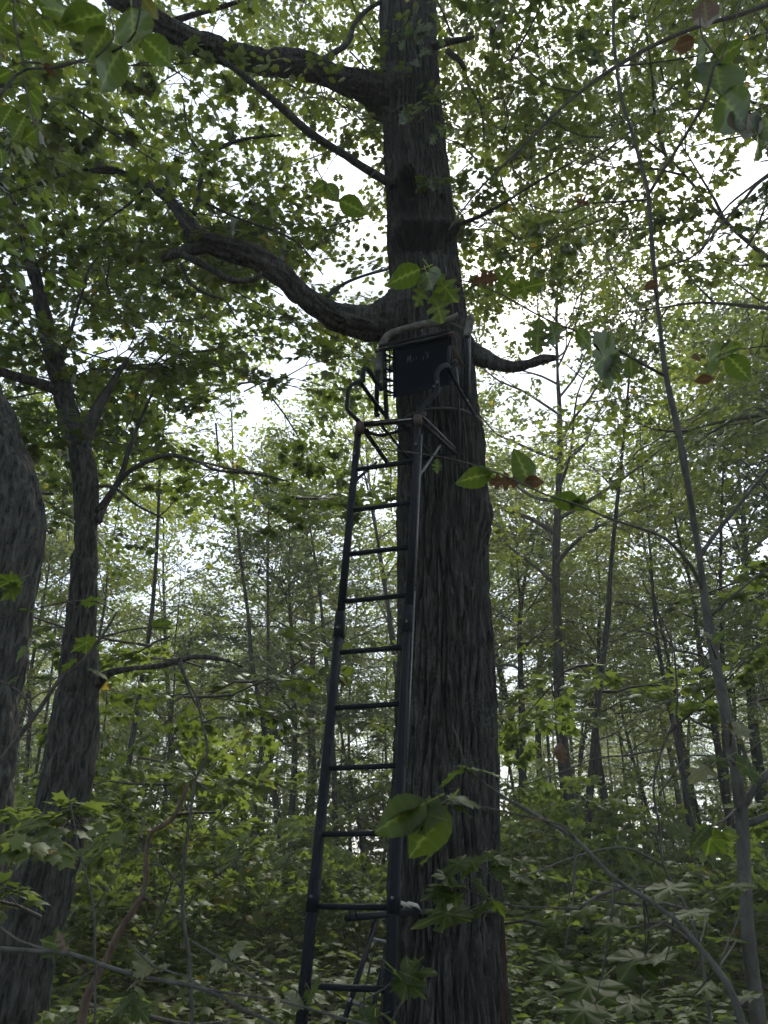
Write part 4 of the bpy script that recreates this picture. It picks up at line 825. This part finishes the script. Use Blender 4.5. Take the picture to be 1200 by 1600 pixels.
for a, b, k, m in [((843, 494), (838, 556), 'oak', 'g'), ((860, 502), (872, 548), 'oak', 'g'), ((900, 515), (932, 545), 'ovate', 'g'), ((962, 548), (908, 580), 'maple', 'g'), ((966, 548), (935, 602), 'oak', 'g'), ((985, 560), (988, 596), 'ovate', 'g'),
                   ((735, 440), (778, 432), 'oak', 'b'), ((790, 460), (848, 440), 'oak', 'g'), ((775, 455), (800, 420), 'oak', 'g'), ((660, 420), (600, 440), 'ovate', 'g'), ((665, 422), (680, 458), 'ovate', 'g'), ((668, 440), (645, 480), 'oak', 'g'), ((676, 455), (694, 508), 'oak', 'g'), ((676, 424), (715, 475), 'oak', 'g'),
                   ((830, 762), (812, 712), 'ovate', 'g'), ((815, 755), (766, 748), 'oak', 'b'), ((818, 753), (850, 750), 'ovate', 'b'), ((905, 788), (860, 772), 'ovate', 'g'), ((903, 789), (914, 770), 'ovate', 'g'), ((888, 784), (918, 792), 'ovate', 'g'), ((770, 740), (708, 748), 'ovate', 'g'), ((745, 730), (775, 742), 'oak', 'g'),
                   ((683, 716), (682, 740), 'oak', 'g'), ((1086, 62), (1046, 78), 'ovate', 'b'), ((1100, 0), (1106, 50), 'ovate', 'b'), ((1104, 80), (1064, 106), 'ovate', 'g'), ((1108, 100), (1158, 66), 'ovate', 'g'), ((1118, 96), (1124, 162), 'ovate', 'g'), ((1122, 150), (1186, 206), 'ovate', 'g'), ((1165, 170), (1152, 240), 'ovate', 'b'), ((1190, 190), (1168, 245), 'ovate', 'g'), ((1195, 180), (1215, 235), 'ovate', 'g'),
                   ((1110, 78), (1128, 70), 'ovate', 'y'), ((920, 318), (898, 312), 'oak', 'b'), ((1028, 440), (1006, 452), 'ovate', 'b'), ((1000, 460), (976, 470), 'ovate', 'g'), ((1095, 560), (1082, 556), 'ovate', 'b'), ((1128, 548), (1084, 572), 'ovate', 'g'), ((1135, 555), (1176, 592), 'ovate', 'g'), ((1130, 550), (1150, 538), 'ovate', 'g'), ((1115, 590), (1085, 592), 'ovate', 'b'),
                   ((1140, 1128), (1174, 1155), 'ovate', 'b'), ((1140, 1140), (1180, 1138), 'maple', 'y'), ((1128, 1188), (1078, 1206), 'oak', 'y'), ((1135, 1190), (1095, 1180), 'maple', 'g'), ((1150, 1190), (1195, 1212), 'maple', 'g'), ((1110, 1290), (1072, 1318), 'ovate', 'g'), ((1115, 1295), (1100, 1340), 'maple', 'g'), ((1125, 1300), (1155, 1308), 'ovate', 'g'), ((1112, 1000), (1098, 980), 'oak', 'y'), ((1110, 1005), (1130, 985), 'ovate', 'g')]:
    yy = 1.9 if a[1] < 1000 else 1.85
    leaf_at(sap, k, a, b, yy, lrng.uniform(-.04, .04), m, up=.35 if a[1] < 900 else .5)

for L, Y in [([(1260, 520, 3), (1200, 540, 2.5), (1150, 546, 2), (1112, 562, 1.5)], 1.9), ([(1260, 130, 4), (1200, 165, 3), (1160, 176, 2)], 1.9), ([(1152, 1262, 4), (1130, 1282, 3), (1108, 1292, 2)], [2.0, 1.9, 1.85]), ([(1148, 1195, 4), (1140, 1186, 3), (1126, 1190, 2)], [2.0, 1.9, 1.85]), ([(1120, 1030, 4), (1112, 1010, 2.5), (1108, 1000, 2)], [2, 1.9, 1.85]), ([(1140, 1165, 4), (1142, 1150, 3), (1138, 1130, 2)], [2, 1.9, 1.85]), ([(1027, 470, 3), (1022, 450, 2), (1002, 458, 1.5)], [2, 1.95, 1.9])]: side(sap, L, Y, 'twig')
# slanting grey stem crossing low in front of the oak
st = twig_thing('slanting_branch', 'long smooth grey branch slanting up in front of the oak butt', 'branch', [(1195, 1720, 20), (1160, 1600, 17), (1135, 1535, 14), (1092, 1480, 11), (1050, 1432, 9.5), (960, 1372, 8), (900, 1312, 7.5), (845, 1278, 7), (790, 1247, 6), (740, 1212, 4.5), (720, 1198, 3)], [1.6, 1.6, 1.62, 1.65, 1.7, 1.78, 1.85, 1.9, 1.93, 1.95, 1.96], mat=B_sap, loc=(P(1195, 1720, 1.6)[0] + .06, 1.6, 0))
side(st, [(732, 1208, 2), (722, 1180, 2), (716, 1155, 2), (706, 1132, 1.5)], 1.95, 'twig')
side(st, [(1090, 1480, 6), (1060, 1455, 5), (1035, 1442, 4), (1000, 1460, 3)], 1.66, 'twig'); side(st, [(900, 1312, 3), (880, 1290, 3), (820, 1275, 2.6), (760, 1262, 2.4), (700, 1255, 2.2), (640, 1252, 1.5)], [1.85, 1.84, 1.82, 1.8, 1.75, 1.7], 'twig'); side(st, [(1050, 1432, 6), (1000, 1395, 4), (960, 1385, 3), (900, 1370, 2.5)], [1.7, 1.75, 1.8, 1.85], 'twig')
for a, b, k, m, up in [((730, 1200), (676, 1226), 'maple', 'g', .85), ((722, 1196), (752, 1212), 'maple', 'g', .8), ((735, 1202), (790, 1208), 'maple', 'g', .8), ((738, 1204), (716, 1190), 'ovate', 'g', .7), ((700, 1256), (636, 1338), 'ovate', 'g', .4), ((690, 1256), (622, 1296), 'maple', 'g', .7), ((670, 1252), (580, 1288), 'ovate', 'g', .5), ((660, 1253), (600, 1264), 'ovate', 'g', .9), ((705, 1258), (740, 1272), 'ovate', 'g', .8), ((850, 1280), (800, 1278), 'maple', 'y', .85), ((852, 1280), (890, 1300), 'oak', 'y', .7), ((700, 1245), (760, 1248), 'maple', 'g', .85)]:
    leaf_at(st, k, a, b, 1.93 if a[0] > 700 and a[1] < 1240 else (1.6 if a[0] < 720 else 1.9), 0, m, up)
for j, (x, y, s) in enumerate([(1010, 1490, 60), (940, 1530, 75), (1060, 1380, 50), (985, 1395, 42), (1100, 1420, 60), (880, 1440, 40), (1150, 1470, 60), (930, 1570, 60), (1000, 1560, 50), (1080, 1560, 55), (1040, 1500, 60), (1120, 1540, 50), (970, 1440, 48), (880, 1500, 44), (1170, 1380, 50), (1180, 1560, 60)]):
    a = lrng.uniform(2.2, 4.2); yl = 1.72 + .3 * lrng.rand(); sx, sy, sY = min([(1150, 1575, 1.6), (1120, 1515, 1.63), (1092, 1480, 1.65), (1050, 1432, 1.7), (1005, 1402, 1.74), (960, 1372, 1.78), (900, 1312, 1.85)], key=lambda q: abs(q[0] - x) + abs(q[1] - y) * .8)
    side(st, [(sx, sy, 3.2), ((sx + x) / 2 + 6, (sy + y) / 2 - 8, 2.6), (x, y, 1.8)], [sY, (sY + yl) / 2, yl], 'twig'); leaf_at(st, 'maple', (x, y), (x + s * math.cos(a), y + s * .42 * math.sin(a) + 5), yl, -.10 * math.sin(a) * s / 60, 'g', .75)

# dark angular stem beside it
ds = twig_thing('sapling', 'thin dark zigzag stem between the oak and the pale sapling', 'sapling', [(1120, 1700, 8), (1105, 1560, 7), (1090, 1470, 6), (1062, 1400, 5.5), (1036, 1352, 5), (1030, 1290, 5), (1021, 1232, 4.5), (1034, 1172, 4.5), (1057, 1110, 4), (1055, 1040, 4), (1050, 1005, 3.5), (1030, 960, 3), (1000, 900, 2)], 3.0, loc=(foot(1120, 3.0)[0] - .03, 3.0, 0))
for L, Y in [([(1036, 1170, 4), (980, 1180, 3.5), (930, 1185, 3), (880, 1205, 2.5), (800, 1232, 2), (770, 1236, 1.5)], 3.0), ([(1036, 1352, 4), (980, 1325, 4), (930, 1330, 3.5), (880, 1345, 3), (830, 1365, 2.5), (790, 1372, 2)], [3, 2.95, 2.9, 2.8, 2.7, 2.6]), ([(1050, 1005, 3), (990, 985, 2.5), (940, 1020, 2), (900, 1060, 1.5)], 3.0), ([(1055, 1090, 3), (1010, 1110, 2.5), (960, 1115, 2)], 3.0), ([(1030, 1240, 3), (1080, 1180, 3), (1140, 1190, 2.5), (1200, 1150, 2)], 3.0), ([(1050, 1010, 3), (1000, 950, 2.5), (960, 940, 2)], 3.0), ([(1090, 1470, 4), (1040, 1440, 4), (980, 1450, 3), (930, 1440, 2.5)], 3.0)]: side(ds, L, Y)
crown_part(ds, 'foliage', [crown_web(91, 26, 850, 1230, 930, 1260, 5.0, 7.5, .5, gapf=.3, L=(.5, 1.0)), crown_web(92, 14, 860, 1200, 1260, 1480, 4.6, 7, .5, gapf=.3, L=(.5, 1.0))], 'maple', .085, M_low, sc_=.42, off=tuple(ds.location))
# maple twig over the oak butt
mw = twig_thing('maple_twig', 'maple twig with star shaped leaves lying over the oak bark', 'branch', [(905, 1420, 4), (860, 1418, 3.5), (800, 1415, 3.5), (740, 1395, 3), (700, 1375, 2.5), (665, 1405, 2)], [2.9, 2.85, 2.8, 2.75, 2.7, 2.7])
side(mw, [(800, 1415, 2.5), (780, 1380, 2.2), (750, 1355, 2), (720, 1345, 1.5)], [2.8, 2.8, 2.8, 2.8], 'twig'); side(mw, [(905, 1420, 5), (935, 1400, 5), (990, 1385, 5), (1060, 1400, 5), (1092, 1470, 5)], [2.9, 2.92, 2.95, 3.0, 3.0], 'twig')
for a, b in [((735, 1345), (680, 1352)), ((750, 1338), (715, 1362)), ((760, 1340), (775, 1322)), ((765, 1345), (806, 1335)), ((770, 1350), (800, 1368)), ((712, 1376), (680, 1358)), ((722, 1385), (668, 1376)), ((740, 1378), (772, 1392)), ((700, 1388), (655, 1402)), ((705, 1392), (672, 1425)), ((712, 1395), (712, 1418)), ((730, 1420), (640, 1440)), ((765, 1408), (752, 1440)), ((768, 1410), (722, 1428)), ((772, 1408), (790, 1430)), ((800, 1350), (840, 1340)), ((790, 1365), (840, 1372)), ((812, 1380), (855, 1395)), ((680, 1330), (652, 1345))]:
    leaf_at(mw, 'maple', a, b, 2.7, lrng.uniform(-.05, .05), 'g', .72)
# small shrub at the foot of the ladder
fs = twig_thing('shrub', 'low broad leaved shrub in front of the ladder foot', 'shrub', [(590, 1700, 7), (600, 1640, 6), (615, 1590, 5), (640, 1545, 4), (662, 1510, 3)], 2.2, mat=B_sap, loc=(foot(595, 2.2)[0], 2.2, 0))
side(fs, [(605, 1620, 4), (570, 1600, 3.5), (520, 1590, 3), (490, 1560, 2.5), (478, 1535, 2)], 2.2, 'twig', B_sap); side(fs, [(575, 1590, 3), (560, 1570, 3), (600, 1545, 3), (618, 1528, 2)], 2.2, 'twig', B_sap)
for a, b, m in [((625, 1530), (606, 1490), 'g'), ((640, 1530), (636, 1490), 'g'), ((650, 1520), (680, 1512), 'g'), ((640, 1515), (660, 1490), 'g'), ((628, 1520), (668, 1534), 'g'), ((620, 1525), (664, 1548), 'g'), ((640, 1535), (630, 1560), 'g'), ((590, 1588), (540, 1598), 'g'), ((594, 1582), (624, 1590), 'g'), ((586, 1588), (580, 1640), 'g'), ((478, 1545), (486, 1570), 'g'), ((470, 1560), (440, 1572), 'y'), ((480, 1560), (500, 1530), 'g'), ((600, 1600), (620, 1630), 'g'), ((520, 1590), (500, 1620), 'y'), ((656, 1508), (640, 1500), 'g')]:
    leaf_at(fs, 'ovate' if lrng.rand() < .6 else 'maple', a, b, 2.2, lrng.uniform(-.05, .05), m, .55)

# long bare branch low across the path
lb = twig_thing('fallen_branch', 'long bare grey branch reaching low across the path to the ladder foot', 'branch', [(-60, 1470, 12), (0, 1482, 10), (60, 1486, 10), (110, 1490, 9.5), (160, 1508, 9.5), (230, 1528, 10), (300, 1540, 9.5), (345, 1556, 9), (385, 1580, 8), (430, 1600, 8), (500, 1650, 8)], [2.0, 2.0, 2.0, 2.0, 2.0, 2.0, 2.0, 2.0, 2.0, 2.0, 2.0], mat=B_sap)
for L in [[(300, 1541, 4.5), (360, 1552, 4), (420, 1560, 4), (470, 1572, 4), (540, 1592, 4), (600, 1606, 3)], [(100, 1490, 4), (60, 1480, 4), (30, 1470, 3.5), (0, 1448, 3)], [(200, 1470, 3), (240, 1510, 3), (290, 1525, 2.6), (340, 1560, 2.5)], [(300, 1470, 3), (350, 1500, 3), (420, 1540, 3)], [(-20, 1150, 3)] * 0 or [(160, 1508, 3), (130, 1525, 3), (100, 1560, 2)]]:
    side(lb, L, 2.0, 'twig', B_sap)
for a, b, k, m in [((240, 1520), (195, 1535), 'oak', 'b'), ((240, 1520), (262, 1502), 'oak', 'y'), ((236, 1518), (206, 1500), 'maple', 'y'), ((345, 1500), (325, 1520), 'maple', 'y'), ((360, 1495), (385, 1470), 'maple', 'y'), ((105, 1490), (92, 1455), 'oak', 'b'), ((100, 1480), (60, 1465), 'maple', 'g'), ((438, 1563), (420, 1545), 'maple', 'y'), ((330, 1560), (300, 1548), 'maple', 'g'), ((210, 1560), (170, 1580), 'maple', 'g'), ((205, 1565), (240, 1590), 'maple', 'g')]:
    leaf_at(lb, k, a, b, 2.0, 0, m, .6)
# dead broken stem
dd = twig_thing('dead_sapling', 'brown broken dead stem bent to the light between the maple and the ladder', 'dead stem', [(120, 1640, 18), (135, 1560, 16), (150, 1530, 14), (165, 1500, 13), (188, 1452, 13), (205, 1428, 12), (222, 1400, 11), (228, 1360, 9), (228, 1330, 8), (236, 1300, 9), (255, 1290, 9), (270, 1278, 8), (284, 1252, 8), (291, 1232, 8), (294, 1222, 5)], 3.1, mat=B_dead, sides=12, amp=.12, loc=(foot(120, 3.1)[0], 3.1, 0))
side(dd, [(238, 1300, 4), (240, 1290, 3)], 3.1, 'stub', B_dead); side(dd, [(222, 1400, 4), (240, 1410, 3), (252, 1420, 2)], 3.1, 'stub', B_dead); side(dd, [(150, 1540, 8), (142, 1552, 4), (130, 1560, 2)], 3.1, 'stub', B_dead)
# thin dark stems on that side
s1 = twig_thing('sapling', 'thin dark upright stem rising through the leaves near the dead stem', 'sapling', [(302, 1720, 9), (300, 1600, 8), (296, 1500, 7.5), (286, 1430, 7), (286, 1370, 6.5), (292, 1310, 6), (302, 1240, 5.5), (306, 1215, 5), (324, 1175, 5), (316, 1130, 4.5), (305, 1085, 4), (290, 1060, 3.5), (283, 1030, 3)], 4.4, loc=(foot(302, 4.4)[0], 4.4, 0))
for L in [[(286, 1390, 4), (262, 1360, 4), (240, 1350, 3.5), (215, 1352, 2.5)], [(306, 1220, 3), (340, 1240, 2.5), (380, 1215, 2), (440, 1180, 1.6)], [(316, 1130, 3), (350, 1120, 2.5), (390, 1135, 2)], [(305, 1210, 3), (270, 1160, 2), (240, 1130, 2)]]: side(s1, L, 4.4)
crown_part(s1, 'foliage', [crown_web(93, 24, 180, 440, 980, 1420, 4.8, 7.0, .5, gapf=0, L=(.5, 1.0))], 'maple', .085, M_low, sc_=.42, off=tuple(s1.location))
s2 = twig_thing('sapling', 'very thin dark stem standing in front of the leaning maple trunk', 'sapling', [(150, 1720, 5), (149, 1600, 4.5), (148, 1500, 4.2), (147, 1420, 4), (135, 1370, 3.5), (122, 1320, 3), (115, 1280, 2.6), (106, 1240, 2)], 3.0, loc=(foot(150, 3.0)[0], 3.0, 0))
side(s2, [(148, 1420, 3), (160, 1400, 2.5), (180, 1370, 2), (200, 1300, 1.5)], 3.0)
crown_part(s2, 'foliage', [crown_web(94, 10, -60, 300, 1180, 1440, 3.8, 5.4, .5, gapf=0, L=(.4, .9)), crown_web(96, 12, -60, 400, 1440, 1620, 3.8, 5.5, .5, gapf=0, L=(.4, .9))], 'maple', .085, M_low, sc_=.40, off=tuple(s2.location))
s3 = twig_thing('slanting_branch', 'dark slender branch sloping up across the bulging grey trunk', 'branch', [(-80, 1270, 12), (0, 1188, 11), (30, 1150, 10), (62, 1108, 9), (95, 1060, 8), (130, 1032, 7), (155, 1000, 6), (172, 975, 5), (183, 955, 4)], 2.4)
side(s3, [(178, 955, 3), (150, 940, 2.6), (110, 940, 2.4), (60, 950, 2), (0, 965, 1.5)], 2.4, 'twig'); side(s3, [(160, 995, 3.5), (200, 985, 3), (235, 980, 2.6), (270, 982, 2)], 2.4, 'twig'); side(s3, [(55, 1120, 4), (30, 1080, 3), (-10, 1060, 3)], 2.4, 'twig')
for a, b in [((30, 905), (-5, 915)), ((28, 915), (0, 935)), ((150, 1000), (110, 1010)), ((120, 1030), (90, 1050)), ((60, 1010), (90, 1000)), ((40, 1010), (20, 1030)), ((140, 1045), (175, 1055)), ((100, 940), (70, 925)), ((130, 945), (160, 930)), ((60, 955), (30, 945)), ((200, 985), (215, 1005)), ((240, 980), (270, 965)), ((80, 1060), (50, 1050)), ((10, 1070), (30, 1050))]:
    leaf_at(s3, 'maple', a, b, 2.4, 0, 'g', .7)

# broad leaves hanging close overhead
tw = twig_thing('leafy_twig', 'broad leaved twig hanging very close overhead near the upper limb', 'branch', [(-40, 190, 7), (0, 150, 6.5), (22, 120, 6), (42, 108, 5.5), (85, 106, 6), (125, 95, 5.5), (175, 82, 5), (212, 50, 4), (222, -20, 3)], [1.2, 1.2, 1.2, 1.2, 1.15, 1.1, 1.0, .95, .9])
side(tw, [(150, 90, 3), (178, 60, 3), (172, 25, 3), (165, -10, 2)], .98, 'twig'); side(tw, [(40, 108, 3), (30, 70, 3), (20, 20, 3), (30, -20, 2)], 1.3, 'twig'); side(tw, [(35, 112, 3), (50, 180, 2.5), (66, 240, 2)], 1.3, 'twig')
for a, b, Y, m in [((168, 22), (106, 28), .98, 'g'), ((126, 28), (72, 4), 1.0, 'g'), ((170, 42), (134, 100), 1.0, 'g'), ((192, 72), (143, 140), 1.0, 'g'), ((205, 8), (214, 90), .95, 'g'), ((222, 58), (273, 104), .95, 'g'), ((222, -4), (248, 32), .95, 'y'), ((20, 10), (46, 40), 1.3, 'g'), ((45, 30), (58, 60), 1.3, 'g'), ((65, 30), (90, 58), 1.3, 'g'), ((0, 40), (34, 62), 1.3, 'g'), ((30, 78), (66, 84), 1.3, 'g'), ((20, 110), (-5, 120), 1.3, 'g'), ((45, 140), (70, 165), 1.4, 'g'), ((48, 160), (66, 190), 1.4, 'g'), ((20, 165), (0, 200), 1.4, 'g'), ((40, 180), (20, 220), 1.4, 'g'), ((60, 200), (40, 215), 1.4, 'g'), ((70, 98), (84, 118), 1.15, 'b'), ((0, 230), (8, 268), 1.4, 'g'), ((15, 0), (2, 20), 1.3, 'g'), ((95, 5), (70, 20), 1.3, 'g')]:
    leaf_at(tw, 'ovate', a, b, Y, .03, m, .3)
t2 = twig_thing('leafy_twig', 'twig of blurred green leaves in front of the dark maple crown', 'branch', [(-40, 420, 4), (0, 415, 4), (40, 418, 3.5), (80, 425, 3), (130, 440, 2.5)], 1.5)
for a, b in [((20, 425), (50, 452)), ((70, 425), (100, 450)), ((105, 432), (136, 448)), ((40, 385), (60, 410)), ((10, 455), (2, 480)), ((30, 395), (10, 385)), ((55, 370), (72, 385)), ((85, 440), (70, 455)), ((0, 480), (22, 500)), ((45, 340), (70, 375)), ((5, 370), (-5, 400))]:
    leaf_at(t2, 'ovate', a, b, 1.5, .02, 'g', .3)
t3 = twig_thing('leafy_twig', 'two dark leaves on a fine twig in front of the thin bare limb', 'branch', [(602, 240, 1.5), (585, 268, 1.5), (560, 300, 1.5), (530, 312, 1.5), (505, 286, 1.2)], 1.6)
for a, b in [((512, 284), (484, 302)), ((508, 286), (532, 318)), ((528, 312), (576, 332))]: leaf_at(t3, 'ovate', a, b, 1.6, .02, 'g', .2)
t4 = twig_thing('leafy_twig', 'spray of oak leaves growing straight from the upper oak trunk', 'branch', [(655, 60, 3), (645, 45, 3), (648, 20, 3), (660, -10, 2)], 5.2)
side(t4, [(612, 175, 3), (622, 168, 2), (640, 158, 1.5)], 5.3, 'twig'); side(t4, [(700, 196, 3), (690, 190, 2), (680, 200, 1.5)], 5.3, 'twig')
for j in range(22):
    x, y = (650, 45) if j < 14 else (625, 165) if j < 18 else (690, 190); x += lrng.normal(0, 20); y += lrng.normal(0, 22) * (1 if j < 14 else .5); a = lrng.uniform(.3, 2.9); leaf_at(t4, 'oak', (x, y), (x + 20 * math.cos(a), y + 20 * math.sin(a)), 5.2, 0, 'g', .4)
t5 = twig_thing('slanting_branch', 'long dark bough crossing the pale sapling high overhead', 'branch', [(700, 360, 3), (745, 300, 4), (790, 255, 5), (822, 224, 6), (860, 185, 6), (905, 145, 7), (960, 106, 8), (1020, 72, 8), (1090, 42, 8), (1160, 22, 9), (1230, -5, 10)], [3.6] * 11)
for L in [[(962, 104, 4), (1020, 98, 3), (1100, 85, 3), (1200, 50, 2)], [(905, 145, 3), (850, 130, 2.5), (800, 85, 2)], [(822, 224, 3), (800, 260, 3), (830, 290, 2)]]: side(t5, L, 3.6)
crown_part(t5, 'foliage', [crown_web(97, 40, 740, 1250, -60, 400, 4, 7.5, .6, L=(.6, 1.1))], 'maple', .088, M_maple, sc_=.5, off=tuple(t5.location))
t6 = twig_thing('slanting_branch', 'dark bough leaving the view beside the pale sapling over open sky', 'branch', [(1300, 230, 9), (1200, 275, 7), (1160, 315, 6), (1120, 360, 5), (1090, 400, 3)], 3.8)
# single curled dead leaf
dl = twig_thing('dead_leaf', 'curled brown dead leaf hanging alone beside the oak trunk', 'leaf', [(866, 1100, 1.5), (870, 1140, 1.5), (874, 1160, 1.2)], 2.6, stem='stalk')
leaf_at(dl, 'oak', (874, 1158), (880, 1192), 2.6, 0, 'b', .1); leaf_at(dl, 'ovate', (876, 1160), (870, 1186), 2.61, 0, 'b', .1)
